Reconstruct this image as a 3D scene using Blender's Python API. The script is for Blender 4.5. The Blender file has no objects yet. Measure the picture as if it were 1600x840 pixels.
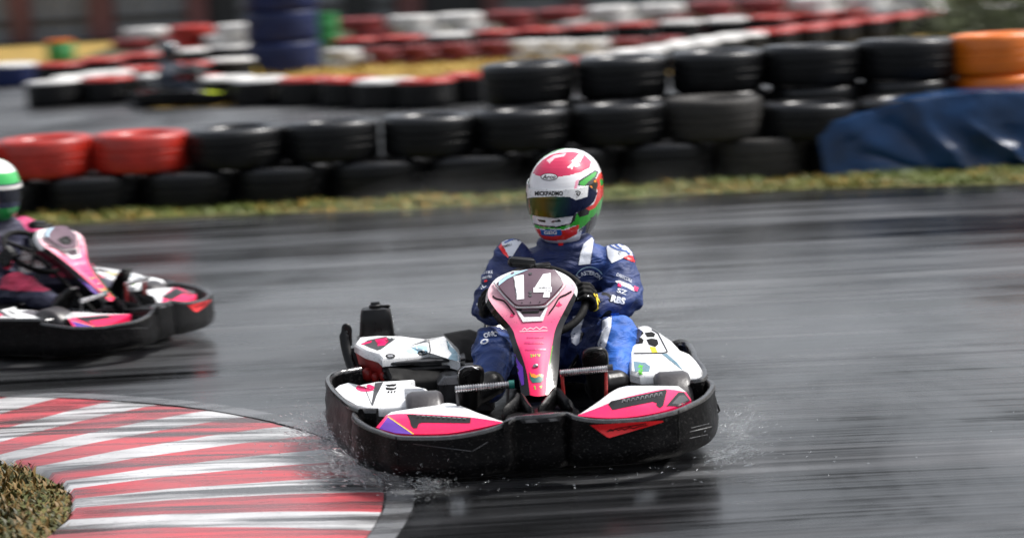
import bpy, bmesh, math, random
from mathutils import Vector, Matrix, noise
from mathutils.bvhtree import BVHTree
R = math.radians
random.seed(7)
S = bpy.context.scene
COL = S.collection

# ------------------------------------------------------------------ camera, sky, sun, exposure
F = 3950.0                                   # focal length in photo pixels (photo 1600 wide)
CAM = Vector((0, 0, 1.87))
CROT = Matrix.Rotation(math.pi/2 - math.atan(570/F), 3, 'X') @ Matrix.Rotation(R(-3.0), 3, 'Z')
cd = bpy.data.cameras.new('camera'); cam = bpy.data.objects.new('camera', cd); COL.objects.link(cam)
cam.matrix_world = Matrix.Translation(CAM) @ CROT.to_4x4()
cd.sensor_width = 36; cd.lens = F/1600*36
cd.clip_start = .1; cd.clip_end = 2000
cd.dof.use_dof = True; cd.dof.focus_distance = 8.8; cd.dof.aperture_fstop = 2.0; cd.dof.aperture_ratio = .5
S.camera = cam
SUN_EL, SUN_AZ = 56, 72                      # azimuth from +Y towards +X
w = bpy.data.worlds.new('World'); S.world = w; w.use_nodes = True
nt = w.node_tree; bg = nt.nodes['Background']
sky = nt.nodes.new('ShaderNodeTexSky'); sky.sky_type = 'NISHITA'; sky.sun_disc = False
sky.sun_elevation = R(SUN_EL); sky.sun_rotation = R(SUN_AZ)
sky.air_density = 1.0; sky.dust_density = 4.0; sky.ozone_density = 1.0
hs = nt.nodes.new('ShaderNodeHueSaturation'); hs.inputs['Saturation'].default_value = .35
nt.links.new(sky.outputs[0], hs.inputs['Color']); nt.links.new(hs.outputs[0], bg.inputs['Color'])
bg.inputs['Strength'].default_value = .11
sd = bpy.data.lights.new('sun', 'SUN'); sun = bpy.data.objects.new('sun', sd); COL.objects.link(sun)
sd.energy = 2.6; sd.angle = R(16); sd.color = (1, .97, .93)
sv = Vector((math.sin(R(SUN_AZ))*math.cos(R(SUN_EL)), math.cos(R(SUN_AZ))*math.cos(R(SUN_EL)), math.sin(R(SUN_EL))))
sun.rotation_euler = sv.to_track_quat('Z', 'Y').to_euler(); sun.location = (5, 5, 12)
S.view_settings.view_transform = 'Standard'; S.view_settings.look = 'None'
S.view_settings.exposure = 0.82; S.view_settings.gamma = 1.0
try: S.cycles.use_denoising = True
except Exception: pass

# ------------------------------------------------------------------ finding places seen in the photograph
def ray(px, py):
    return (CROT @ Vector(((px-800)/F, -(py-420)/F, -1))).normalized()
def GZ(px, py, z=0.0):
    d = ray(px, py); return CAM + d*((z-CAM.z)/d.z)
def GY(px, py, Y):
    d = ray(px, py); return CAM + d*(Y/d.y)
KROOT = Vector((.025, 9.0, 0)); KYAW = R(3)
KM = Matrix.Translation(KROOT) @ Matrix.Rotation(KYAW, 4, 'Z'); KI = KM.inverted()
CL = KI @ CAM
def rl(px, py): return (KI.to_3x3() @ ray(px, py)).normalized()
def KL(px, py, y):
    d = rl(px, py); return CL + d*((y-CL.y)/d.y)
def KZ(px, py, z):
    d = rl(px, py); return CL + d*((z-CL.z)/d.z)
def proj(v):                                  # kart coordinates -> photo pixel
    q = CROT.transposed() @ ((KM @ v) - CAM)
    return (800 - F*q.x/q.z, 420 + F*q.y/q.z)
def inpoly(x, y, P):
    c = False; j = len(P)-1
    for i in range(len(P)):
        if (P[i][1] > y) != (P[j][1] > y) and x < (P[j][0]-P[i][0])*(y-P[i][1])/(P[j][1]-P[i][1])+P[i][0]: c = not c
        j = i
    return c

# ------------------------------------------------------------------ materials
def nodes(name):
    m = bpy.data.materials.new(name); m.use_nodes = True
    n = m.node_tree.nodes; return m, n, m.node_tree.links, n['Principled BSDF']
def add(n, t, **kw):
    x = n.new(t)
    for k, v in kw.items():
        if k in x.inputs: x.inputs[k].default_value = v
        else: setattr(x, k, v)
    return x
def ramp(n, l, src, stops):
    r = n.new('ShaderNodeValToRGB'); e = r.color_ramp.elements
    while len(e) < len(stops): e.new(.5)
    for q, (p, c) in zip(e, stops):
        q.position = p; q.color = (c, c, c, 1) if isinstance(c, (int, float)) else (*c, 1)
    l.new(src, r.inputs[0]); return r.outputs[0]
def mixc(n, l, f, a, b, mode='MIX'):
    x = n.new('ShaderNodeMix'); x.data_type = 'RGBA'; x.blend_type = mode
    for s, v in ((0, f), (6, a), (7, b)):
        if isinstance(v, (int, float)): x.inputs[s].default_value = v if s == 0 else (v, v, v, 1)
        elif isinstance(v, tuple): x.inputs[s].default_value = (*v[:3], 1)
        else: l.new(v, x.inputs[s])
    return x.outputs[2]
def M(name, col, rough=.5, var=.2, scale=12, bump=.08, metal=0.0, coat=0.0, dirt=0.0, rvar=.12, attr=False, bscale=60, dirtcol=(.05, .045, .04), spec=.5, speck=0.0, speckcol=(.16, .15, .14)):
    m, n, l, b = nodes(name); b.inputs['Specular IOR Level'].default_value = spec
    tc = add(n, 'ShaderNodeTexCoord')
    nz = add(n, 'ShaderNodeTexNoise', Scale=scale, Detail=6.0); l.new(tc.outputs['Object'], nz.inputs['Vector'])
    if attr:
        at = add(n, 'ShaderNodeVertexColor'); at.layer_name = 'Col'; base = at.outputs[0]
    else: base = tuple(col)
    f = ramp(n, l, nz.outputs[0], [(.3, 1-var), (.7, 1+var*.3)])
    c = mixc(n, l, 1.0, base, f, 'MULTIPLY')
    if dirt > 0:
        n2 = add(n, 'ShaderNodeTexNoise', Scale=scale*2.3, Detail=9.0, Roughness=.7); l.new(tc.outputs['Object'], n2.inputs['Vector'])
        f2 = ramp(n, l, n2.outputs[0], [(.48, 0.0), (.72, dirt)])
        c = mixc(n, l, f2, c, dirtcol)
    if speck:
        n4 = add(n, 'ShaderNodeTexNoise', Scale=150.0, Detail=3.0, Roughness=.6); l.new(tc.outputs['Object'], n4.inputs['Vector'])
        c = mixc(n, l, ramp(n, l, n4.outputs[0], [(.60, 0.0), (.68, speck)]), c, speckcol)
    l.new(c, b.inputs['Base Color'])
    r = ramp(n, l, nz.outputs[0], [(.25, max(.02, rough-rvar)), (.75, min(1, rough+rvar))]); l.new(r, b.inputs['Roughness'])
    b.inputs['Metallic'].default_value = metal; b.inputs['Coat Weight'].default_value = coat; b.inputs['Coat Roughness'].default_value = .06
    if bump:
        n3 = add(n, 'ShaderNodeTexNoise', Scale=bscale, Detail=4.0); l.new(tc.outputs['Object'], n3.inputs['Vector'])
        bp = add(n, 'ShaderNodeBump', Strength=bump, Distance=.01); l.new(n3.outputs[0], bp.inputs['Height']); l.new(bp.outputs[0], b.inputs['Normal'])
    return m

def wet_asphalt(name, dark, light, r0, r1, ang, sx=.22, sy=4.5, marks=.5):
    m, n, l, b = nodes(name)
    tc = add(n, 'ShaderNodeTexCoord')
    # slow bend of the racing line
    nb = add(n, 'ShaderNodeTexNoise', Scale=.12, Detail=1.0); l.new(tc.outputs['Object'], nb.inputs['Vector'])
    off = add(n, 'ShaderNodeVectorMath', operation='MULTIPLY_ADD'); l.new(nb.outputs['Color'], off.inputs[0])
    off.inputs[1].default_value = (0, 1.6, 0); l.new(tc.outputs['Object'], off.inputs[2])
    mp = add(n, 'ShaderNodeMapping'); l.new(off.outputs[0], mp.inputs['Vector'])
    mp.inputs['Rotation'].default_value = (0, 0, R(ang)); mp.inputs['Scale'].default_value = (sx, sy, 1)
    s1 = add(n, 'ShaderNodeTexNoise', Scale=1.0, Detail=5.0, Roughness=.6); l.new(mp.outputs[0], s1.inputs['Vector'])
    mp2 = add(n, 'ShaderNodeMapping'); l.new(off.outputs[0], mp2.inputs['Vector'])
    mp2.inputs['Rotation'].default_value = (0, 0, R(ang+4)); mp2.inputs['Scale'].default_value = (sx*3, sy*5, 1)
    s2 = add(n, 'ShaderNodeTexNoise', Scale=1.0, Detail=3.0, Roughness=.55); l.new(mp2.outputs[0], s2.inputs['Vector'])
    mp3 = add(n, 'ShaderNodeMapping'); l.new(off.outputs[0], mp3.inputs['Vector'])
    mp3.inputs['Rotation'].default_value = (0, 0, R(ang-3)); mp3.inputs['Scale'].default_value = (sx*6, sy*17, 1)
    s3 = add(n, 'ShaderNodeTexNoise', Scale=1.0, Detail=3.0, Roughness=.6); l.new(mp3.outputs[0], s3.inputs['Vector'])
    big = add(n, 'ShaderNodeTexNoise', Scale=.35, Detail=2.0); l.new(tc.outputs['Object'], big.inputs['Vector'])
    fine = add(n, 'ShaderNodeTexNoise', Scale=160.0, Detail=4.0, Roughness=.7); l.new(tc.outputs['Object'], fine.inputs['Vector'])
    t = ramp(n, l, s1.outputs[0], [(.32, 0.0), (.68, 1.0)])
    c = mixc(n, l, t, dark, light)
    tm = ramp(n, l, s2.outputs[0], [(.35, 1-marks), (.6, 1.0)])
    c = mixc(n, l, 1.0, c, tm, 'MULTIPLY')
    c = mixc(n, l, 1.0, c, ramp(n, l, s3.outputs[0], [(.34, .62), (.6, 1.12)]), 'MULTIPLY')
    pt = add(n, 'ShaderNodeTexNoise', Scale=.55, Detail=5.0, Roughness=.6, Distortion=.8); l.new(tc.outputs['Object'], pt.inputs['Vector'])
    c = mixc(n, l, 1.0, c, ramp(n, l, pt.outputs[0], [(.38, .42), (.60, 1.2)]), 'MULTIPLY')
    ag = ramp(n, l, fine.outputs[0], [(.3, .45), (.7, 1.5)])
    c = mixc(n, l, 1.0, c, ag, 'MULTIPLY')
    l.new(c, b.inputs['Base Color'])
    rr = mixc(n, l, .45, s1.outputs[0], s2.outputs[0])
    rr = mixc(n, l, .35, rr, big.outputs[0])
    r = ramp(n, l, rr, [(.40, r0), (.58, r1)]); l.new(r, b.inputs['Roughness'])
    b.inputs['IOR'].default_value = 1.45
    sp = mixc(n, l, .5, s1.outputs[0], s2.outputs[0]); sp = mixc(n, l, .35, sp, s3.outputs[0]); sp = mixc(n, l, .42, sp, pt.outputs[0]); l.new(ramp(n, l, sp, [(.43, .03), (.57, 1.0)]), b.inputs['Specular IOR Level'])
    h = mixc(n, l, .25, s2.outputs[0], fine.outputs[0])
    bp = add(n, 'ShaderNodeBump', Strength=.25, Distance=.004); l.new(h, bp.inputs['Height']); l.new(bp.outputs[0], b.inputs['Normal'])
    return m

MT = {}
MT['track'] = wet_asphalt('wet asphalt', (.006, .0065, .0075), (.10, .103, .109), .05, .42, 3, .12, 2.1, marks=.88)
MT['track_far'] = wet_asphalt('wet far asphalt', (.05, .052, .055), (.10, .103, .108), .12, .5, 2, .15, 2.0, .25)
MT['soil'] = M('soil and thin grass', (.05, .055, .022), .9, .6, 1.5, .4, bscale=14, dirt=.8, dirtcol=(.10, .07, .03))
MT['turf'] = M('verge turf', (.075, .085, .02), .9, .5, 3, .4, bscale=20, dirt=.8, dirtcol=(.20, .12, .03))
MT['straw'] = M('straw grass', (.34, .22, .045), .9, .4, 3, .4, bscale=20, dirt=.5, dirtcol=(.12, .10, .02))
RUB = dict(spec=.22, rough=.42, var=.5, scale=9, bump=.25, rvar=.14, bscale=45)
MT['rubber'] = M('black rubber', (.004, .0043, .005), dirt=.35, dirtcol=(.010, .010, .011), **RUB)
MT['rubber_wet'] = M('wet rubber sidewall', (.006, .0065, .008), spec=.5, rough=.3, var=.4, scale=9, bump=.12, rvar=.1, bscale=30)
MT['rubber_dusty'] = M('dusty rubber', (.012, .0105, .009), dirt=.8, dirtcol=(.026, .023, .018), rough=.7, var=.5, scale=7, bump=.25)
MT['tyre_red'] = M('red tyre paint', (.42, .022, .012), .34, .35, 7, .1, dirt=.45, dirtcol=(.09, .01, .008))
MT['tyre_dred'] = M('dull red tyre paint', (.20, .016, .016), .45, .35, 7, .1, dirt=.4)
MT['tyre_white'] = M('white tyre paint', (.68, .67, .65), .4, .3, 7, .1, dirt=.4, dirtcol=(.2, .19, .17))
MT['tyre_orange'] = M('orange tyre paint', (.75, .17, .008), .36, .2, 6, .08, dirt=.3, dirtcol=(.3, .06, .01))
MT['tyre_blue'] = M('blue tyre paint', (.007, .016, .075), .45, .3, 6, .1, dirt=.3, spec=.25)
MT['tarp'] = M('blue tarpaulin', (.003, .030, .095), .3, .5, 4, .25, bscale=25, dirt=.4, dirtcol=(.003, .010, .035), spec=.3)
MT['green'] = M('green plastic', (.02, .22, .05), .4, .3, 6, .1)
MT['cladding'] = M('grey cladding', (.17, .18, .195), .5, .15, .8, .05, dirt=.3, dirtcol=(.16, .15, .15))
MT['post_red'] = M('faded red steel', (.13, .045, .045), .5, .3, 2, .05)
MT['dark'] = M('dark wall panel', (.012, .013, .015), .6)
MT['foliage'] = M('hedge leaves', (.05, .065, .012), .7, .5, 4, .2)
MT['black_pl'] = M('scuffed black plastic', (.0025, .0025, .003), .36, .5, 10, .25, dirt=.45, dirtcol=(.010, .0085, .009), bscale=35, spec=.10, speck=.6, speckcol=(.07, .068, .066))
MT['lip'] = M('worn shiny bumper lip', (.02, .02, .021), .18, .4, 22, .1, dirt=.5, dirtcol=(.12, .11, .11), spec=.9)
MT['black'] = M('black plastic', (.005, .005, .0055), .34, .3, 20, .06, spec=.3)
MT['black_gloss'] = M('gloss black', (.008, .008, .01), .12, .2, 20, .02, rvar=.05)
MT['blackmatte'] = M('matte black', (.004, .004, .0045), .7, .3, 20, .1, spec=.2)
MT['white_pl'] = M('white bodywork', (.80, .81, .82), .28, .10, 9, .03, dirt=.35, dirtcol=(.45, .45, .45), rvar=.08, coat=.4, speck=.75)
MT['white_vinyl'] = M('white vinyl', (.82, .82, .84), .35, .06, 20, .02)
MT['white_cloth'] = M('white cloth', (.74, .77, .85), .75, .15, 16, .25, bscale=40)
MT['steel'] = M('brushed steel', (.55, .55, .56), .3, .2, 30, .05, metal=1.0, dirt=.4)
MT['dark_steel'] = M('dark steel', (.08, .08, .085), .35, .3, 30, .05, metal=.8)
MT['slick'] = M('wet slick rubber', (.05, .045, .048), .38, .3, 12, .12)
MT['red_pl'] = M('red plastic', (.42, .02, .018), .4, .3, 14, .05, dirt=.5)
MT['red_st'] = M('red vinyl', (.75, .01, .015), .3, .1, 14, .02)
MT['hotpink'] = M('hot pink vinyl', (.82, .02, .14), .3, .1, 14, .02)
MT['purple'] = M('purple vinyl', (.09, .02, .30), .28, .25, 14, .02)
MT['teal'] = M('teal plastic', (.0, .11, .09), .4)
MT['yellow'] = M('yellow vinyl', (.85, .62, .02), .4)
MT['limegreen'] = M('green paint', (.12, .55, .03), .4)
MT['bluegrey'] = M('blue grey vinyl', (.14, .25, .32), .3)
MT['lightblue'] = M('light blue vinyl', (.45, .68, .82), .25)
MT['mauve'] = M('mauve plate vinyl', (.125, .08, .105), .4, .08, 14, .02, spec=.2)
MT['dark_grey'] = M('dark grey marks', (.05, .05, .055), .5)
MT['royal'] = M('royal blue print', (.02, .09, .42), .6)
MT['pinkdeep'] = M('deep pink print', (.62, .02, .16), .35)
MT['orange'] = M('orange print', (.85, .25, .01), .35)
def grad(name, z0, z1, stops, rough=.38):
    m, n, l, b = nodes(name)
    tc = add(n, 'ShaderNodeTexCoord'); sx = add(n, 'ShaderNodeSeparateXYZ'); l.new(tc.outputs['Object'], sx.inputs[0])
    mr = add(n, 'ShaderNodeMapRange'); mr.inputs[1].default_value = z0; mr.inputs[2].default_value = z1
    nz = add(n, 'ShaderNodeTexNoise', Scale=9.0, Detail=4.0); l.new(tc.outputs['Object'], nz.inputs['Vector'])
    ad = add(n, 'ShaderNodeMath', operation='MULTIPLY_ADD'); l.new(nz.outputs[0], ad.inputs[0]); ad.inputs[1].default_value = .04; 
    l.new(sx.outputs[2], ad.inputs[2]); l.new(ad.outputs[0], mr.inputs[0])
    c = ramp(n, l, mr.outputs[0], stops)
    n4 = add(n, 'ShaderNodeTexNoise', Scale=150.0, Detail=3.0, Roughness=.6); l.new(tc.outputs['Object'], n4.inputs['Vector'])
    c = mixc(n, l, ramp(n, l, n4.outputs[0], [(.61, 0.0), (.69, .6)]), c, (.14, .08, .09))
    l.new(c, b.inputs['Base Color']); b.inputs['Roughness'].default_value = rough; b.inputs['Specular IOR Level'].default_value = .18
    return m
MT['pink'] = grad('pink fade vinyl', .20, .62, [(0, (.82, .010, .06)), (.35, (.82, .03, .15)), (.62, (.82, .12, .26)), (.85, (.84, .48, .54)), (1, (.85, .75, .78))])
MT['pink_nose'] = grad('pink nose vinyl', .20, .27, [(0, (.80, .010, .075)), (.5, (.80, .018, .11)), (1, (.82, .08, .20))])
MT['pink_far'] = grad('pink fade vinyl far kart', .10, .5, [(0, (.1, .1, .1)), (1, (.15, .15, .15))])
def paint(name, rough=.25, coat=.5, bump=0.0, var=.1):
    return M(name, (1, 1, 1), rough, var, 18, bump, coat=coat, attr=True, rvar=.06)
MT['helmet'] = paint('helmet paint', .14, .7)
def suitmat(name):
    m, n, l, b = nodes(name)
    tc = add(n, 'ShaderNodeTexCoord')
    at = add(n, 'ShaderNodeVertexColor'); at.layer_name = 'Col'
    nz = add(n, 'ShaderNodeTexNoise', Scale=14.0, Detail=5.0); l.new(tc.outputs['Object'], nz.inputs['Vector'])
    c = mixc(n, l, 1.0, at.outputs[0], ramp(n, l, nz.outputs[0], [(.3, .7), (.7, 1.25)]), 'MULTIPLY')
    l.new(c, b.inputs['Base Color']); b.inputs['Roughness'].default_value = .62
    b.inputs['Sheen Weight'].default_value = .06; b.inputs['Sheen Roughness'].default_value = .4; b.inputs['Sheen Tint'].default_value = (.3, .5, 1, 1)
    mp = add(n, 'ShaderNodeMapping'); l.new(tc.outputs['Object'], mp.inputs[0]); mp.inputs['Scale'].default_value = (9, 9, 26)
    mp.inputs['Rotation'].default_value = (.3, .5, 0)
    n2 = add(n, 'ShaderNodeTexNoise', Scale=1.0, Detail=3.0, Distortion=1.2); l.new(mp.outputs[0], n2.inputs['Vector'])
    n3 = add(n, 'ShaderNodeTexNoise', Scale=300.0, Detail=2.0); l.new(tc.outputs['Object'], n3.inputs['Vector'])
    h = mixc(n, l, .06, n2.outputs[0], n3.outputs[0])
    bp = add(n, 'ShaderNodeBump', Strength=.55, Distance=.03); l.new(h, bp.inputs['Height']); l.new(bp.outputs[0], b.inputs['Normal'])
    return m
MT['suit'] = suitmat('race suit cloth')
def visormat():
    m, n, l, b = nodes('iridescent visor')
    tc = add(n, 'ShaderNodeTexCoord'); sx = add(n, 'ShaderNodeSeparateXYZ'); l.new(tc.outputs['Object'], sx.inputs[0])
    nz = add(n, 'ShaderNodeTexNoise', Scale=14.0); l.new(tc.outputs['Object'], nz.inputs['Vector'])
    ad = add(n, 'ShaderNodeMath', operation='MULTIPLY_ADD'); l.new(nz.outputs[0], ad.inputs[0]); ad.inputs[1].default_value = .05; l.new(sx.outputs[0], ad.inputs[2])
    mr = add(n, 'ShaderNodeMapRange'); l.new(ad.outputs[0], mr.inputs[0]); mr.inputs[1].default_value = -.01; mr.inputs[2].default_value = .28
    c = ramp(n, l, mr.outputs[0], [(0, (.005, .015, .03)), (.2, (.004, .07, .05)), (.38, (.10, .10, .01)), (.5, (.15, .09, .008)), (.66, (.01, .06, .035)), (.85, (.006, .012, .05))])
    l.new(c, b.inputs['Base Color']); b.inputs['Metallic'].default_value = .55; b.inputs['Roughness'].default_value = .1
    return m
MT['visor'] = visormat()
MT['visor_dark'] = M('smoked visor', (.01, .012, .02), .08, .1, 10, 0)

# ------------------------------------------------------------------ building helpers
def obj(name, verts, faces, mats, parent=None, mi=None, smooth=True, angle=40, cols=None):
    me = bpy.data.meshes.new(name)
    me.from_pydata([tuple(v) for v in verts], [], faces)
    if not isinstance(mats, (list, tuple)): mats = [mats]
    for m in mats: me.materials.append(MT[m] if isinstance(m, str) else m)
    if mi:
        for p, i in zip(me.polygons, mi): p.material_index = i
    me.validate()
    bm = bmesh.new(); bm.from_mesh(me); bmesh.ops.recalc_face_normals(bm, faces=bm.faces) if smooth != 'keep' else None; bm.to_mesh(me); bm.free()
    if smooth:
        for p in me.polygons: p.use_smooth = True
        if angle: me.set_sharp_from_angle(angle=R(angle))
    if cols:
        a = me.color_attributes.new('Col', 'FLOAT_COLOR', 'CORNER')
        for p in me.polygons:
            c = cols[p.index]
            for li in p.loop_indices: a.data[li].color = (*c, 1)
    o = bpy.data.objects.new(name, me); COL.objects.link(o)
    if parent: o.parent = parent
    return o
def tag(o, label, cat, group=None):
    o['label'] = label; o['category'] = cat
    if group: o['group'] = group
    return o
def struct(o): o['kind'] = 'structure'; return o
def stuff(o): o['kind'] = 'stuff'; return o
def empty(name, loc, rz=0):
    o = bpy.data.objects.new(name, None); COL.objects.link(o); o.location = loc; o.rotation_euler = (0, 0, rz); o.empty_display_size = .2
    return o
def catmull(P, n, closed=False):
    P = [Vector(p) for p in P]; N = len(P); out = []
    segs = N if closed else N-1
    for k in range(n if closed else n+1):
        t = k/n*segs; i = min(int(t), segs-1); f = t-i
        g = (lambda j: P[j % N]) if closed else (lambda j: P[max(0, min(N-1, j))])
        a, b, c, d = g(i-1), g(i), g(i+1), g(i+2)
        out.append(.5*((2*b)+(c-a)*f+(2*a-5*b+4*c-d)*f*f+(3*b-a-3*c+d)*f**3))
    return out
class Geo:
    def __init__(s): s.v = []; s.f = []; s.mi = []
    def addf(s, f, m): s.f.append(f); s.mi.append(m)
    def loft(s, secs, closed=True, caps=True, m=0, ring=False):
        b = len(s.v); n = len(secs[0])
        for q in secs: s.v += [Vector(p) for p in q]
        K = len(secs)
        for i in range(K if ring else K-1):
            for j in range(n if closed else n-1):
                a = b+i*n+j; c = b+i*n+(j+1) % n; i2 = (i+1) % K
                s.addf((a, c, b+i2*n+(j+1) % n, b+i2*n+j), m)
        if caps and closed and not ring:
            s.addf(tuple(b+j for j in range(n))[::-1], m); s.addf(tuple(b+(K-1)*n+j for j in range(n)), m)
        return s
    def tube(s, P, r, n=10, m=0, ring=False, flat=1.0, up=None):
        P = [Vector(p) for p in P]; K = len(P); secs = []; pu = up or Vector((0, 0, 1))
        for i, p in enumerate(P):
            t = (P[(i+1) % K]-P[i-1]) if ring else (P[min(i+1, K-1)]-P[max(i-1, 0)])
            t.normalize()
            u = pu - t*pu.dot(t)
            if u.length < 1e-3: u = Vector((1, 0, 0)) - t*t.x
            u.normalize(); v = t.cross(u)
            if up is None: pu = u
            rr = r[i] if isinstance(r, (list, tuple)) else r
            secs.append([p+u*rr*math.cos(2*math.pi*k/n)+v*rr*flat*math.sin(2*math.pi*k/n) for k in range(n)])
        return s.loft(secs, True, True, m, ring)
    def capsule(s, a, b, r0, r1, n=14, m=0):
        a, b = Vector(a), Vector(b); t = (b-a).normalized(); P = []; r = []
        for k in range(6): q = -math.pi/2*(1-k/6); P.append(a+t*r0*math.sin(q)); r.append(max(r0*math.cos(q), .001))
        for k in range(7): q = math.pi/2*k/6; P.append(b+t*r1*math.sin(q)); r.append(max(r1*math.cos(q), .001))
        return s.tube(P, r, n, m)
    def ell(s, c, rx, ry, rz, n=16, m=0, rot=None):
        c = Vector(c); secs = []
        for i in range(n+1):
            t = -math.pi/2+math.pi*i/n; q = max(math.cos(t), .002)
            pts = [Vector((rx*q*math.cos(2*math.pi*k/n), ry*q*math.sin(2*math.pi*k/n), rz*math.sin(t))) for k in range(n)]
            secs.append([c+(rot @ p if rot else p) for p in pts])
        return s.loft(secs, True, True, m)
    def lathe(s, prof, n=40, c=(0, 0, 0), axis='Z', m=0, closed=False, mfn=None):
        c = Vector(c); b = len(s.v); K = len(prof)
        for i in range(n):
            a = 2*math.pi*i/n
            for r, z in prof:
                p = Vector((r*math.cos(a), r*math.sin(a), z))
                if axis == 'X': p = Vector((p.z, p.x, p.y))
                if axis == 'Y': p = Vector((p.x, p.z, p.y))
                s.v.append(c+p)
        for i in range(n):
            for j in range(K if closed else K-1):
                a = b+i*K+j; a2 = b+i*K+(j+1) % K; i2 = (i+1) % n
                s.addf((a, b+i2*K+j, b+i2*K+(j+1) % K, a2), mfn(j) if mfn else m)
        return s
    def box(s, c, d, m=0, bev=.006, rot=None):
        c = Vector(c); hx, hy, hz = d[0]/2, d[1]/2, d[2]/2; bev = min(bev, hx*.6, hy*.6, hz*.6)
        def rr(ix, iy, z): 
            q = []
            for sx, sy, a0 in ((1, 1, 0), (-1, 1, 90), (-1, -1, 180), (1, -1, 270)):
                for k in range(3):
                    a = R(a0+45*k); q.append(Vector((sx*(ix-bev)+bev*math.cos(a), sy*(iy-bev)+bev*math.sin(a), z)))
            return q
        secs = [[Vector((p.x*(1-bev/hx), p.y*(1-bev/hy), p.z)) for p in rr(hx, hy, -hz)], rr(hx, hy, -hz+bev), rr(hx, hy, hz-bev),
                [Vector((p.x*(1-bev/hx), p.y*(1-bev/hy), p.z)) for p in rr(hx, hy, hz)]]
        secs = [[c+(rot @ p if rot else p) for p in q] for q in secs]
        return s.loft(secs, True, True, m)
    def slab(s, P, th, m=0, inset=.006, direc=None):
        P = [Vector(p) for p in P]; c = sum(P, Vector())/len(P); d = direc or Vector((0, 0, -1))
        ins = [p+(c-p).normalized()*inset for p in P]
        b = len(s.v); n = len(P)
        s.v += ins + [p+d*inset for p in P] + [p+d*th for p in P]
        for q in range(2):
            for j in range(n): s.addf((b+q*n+j, b+q*n+(j+1) % n, b+(q+1)*n+(j+1) % n, b+(q+1)*n+j), m)
        s.v.append(c); ci = len(s.v)-1; 
        s.v[ci] = sum(ins, Vector())/n + d*(-inset*.5)
        for j in range(n): s.addf((ci, b+j, b+(j+1) % n), m)
        s.addf(tuple(b+2*n+j for j in range(n)), m)
        return s
    def build(s, name, mats, parent=None, smooth=True, angle=40):
        return obj(name, s.v, s.f, mats, parent, s.mi, smooth, angle)

def bvh_of(*os):
    V = []; P = []
    for o in os:
        b = len(V); V += [v.co.copy() for v in o.data.vertices]; P += [tuple(b+i for i in p.vertices) for p in o.data.polygons]
    return BVHTree.FromPolygons(V, P)
def project(bm, bvh, off):
    bad = []
    for v in bm.verts:
        d = rl(v.co.x, v.co.y); h = bvh.ray_cast(CL, d)
        if h[0] is None: bad.append(v)
        else: v.co = h[0] - d*off
    if bad: bmesh.ops.delete(bm, geom=bad, context='VERTS')
def refine(bm, L):
    bmesh.ops.triangulate(bm, faces=bm.faces)
    for _ in range(5):
        e = [x for x in bm.edges if x.calc_length() > L]
        if not e: break
        bmesh.ops.subdivide_edges(bm, edges=e, cuts=1, use_grid_fill=False)
        bmesh.ops.triangulate(bm, faces=bm.faces)
def finish_decal(bm, name, mat, parent):
    me = bpy.data.meshes.new(name); 
    for f in bm.faces: f.smooth = True
    bm.to_mesh(me); bm.free(); me.materials.append(MT[mat] if isinstance(mat, str) else mat)
    o = bpy.data.objects.new(name, me); COL.objects.link(o); o.parent = parent
    return o
def decal(name, polys, bvh, mat, parent, off=.002, L=5):
    if isinstance(polys[0][0], (int, float)): polys = [polys]
    bm = bmesh.new()
    for P in polys:
        vs = [bm.verts.new((x, y, 0)) for x, y in P]
        try: bm.faces.new(vs)
        except ValueError: pass
    refine(bm, L); project(bm, bvh, off)
    return finish_decal(bm, name, mat, parent)
TXT = {}
def textmesh(s, bold=.0):
    if (s, bold) not in TXT:
        c = bpy.data.curves.new('t', 'FONT'); c.body = s; c.align_x = 'CENTER'; c.offset = bold; c.resolution_u = 3
        o = bpy.data.objects.new('t', c); COL.objects.link(o)
        bpy.context.view_layer.update()
        me = bpy.data.meshes.new_from_object(o.evaluated_get(bpy.context.evaluated_depsgraph_get()))
        COL.objects.unlink(o); bpy.data.objects.remove(o); TXT[(s, bold)] = me
    return TXT[(s, bold)]
def text(s, cx, cy, h, rot, bvh, mat, parent, bold=.02, sx=1.0, off=.003, arc=None, shear=0, name='lettering'):
    """text of cap height h (photo px) with its middle at (cx,cy), rot degrees anticlockwise in the photo"""
    me = textmesh(s, bold); bm = bmesh.new(); bm.from_mesh(me)
    xs = [v.co.x for v in bm.verts]; ys = [v.co.y for v in bm.verts]
    mx = (min(xs)+max(xs))/2; my = (min(ys)+max(ys))/2; k = h/max(.1, max(ys)-min(ys)); a = R(rot)
    for v in bm.verts:
        x = (v.co.x-mx)*k*sx; y = (v.co.y-my)*k; x += shear*y
        if arc:
            q = x/arc; x, y = (arc+y)*math.sin(q), (arc+y)*math.cos(q)-arc
        v.co = (cx+x*math.cos(a)-y*math.sin(a), cy-(x*math.sin(a)+y*math.cos(a)), 0)
    refine(bm, 6); project(bm, bvh, off)
    return finish_decal(bm, name, mat, parent)
def bars(segs, wd):                            # strokes in photo px -> list of thin quads
    out = []
    for P in segs:
        for (x0, y0), (x1, y1) in zip(P[:-1], P[1:]):
            l = math.hypot(x1-x0, y1-y0) or 1; nx, ny = -(y1-y0)/l*wd/2, (x1-x0)/l*wd/2
            out.append([(x0+nx, y0+ny), (x1+nx, y1+ny), (x1-nx, y1-ny), (x0-nx, y0-ny)])
    return out

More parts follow.
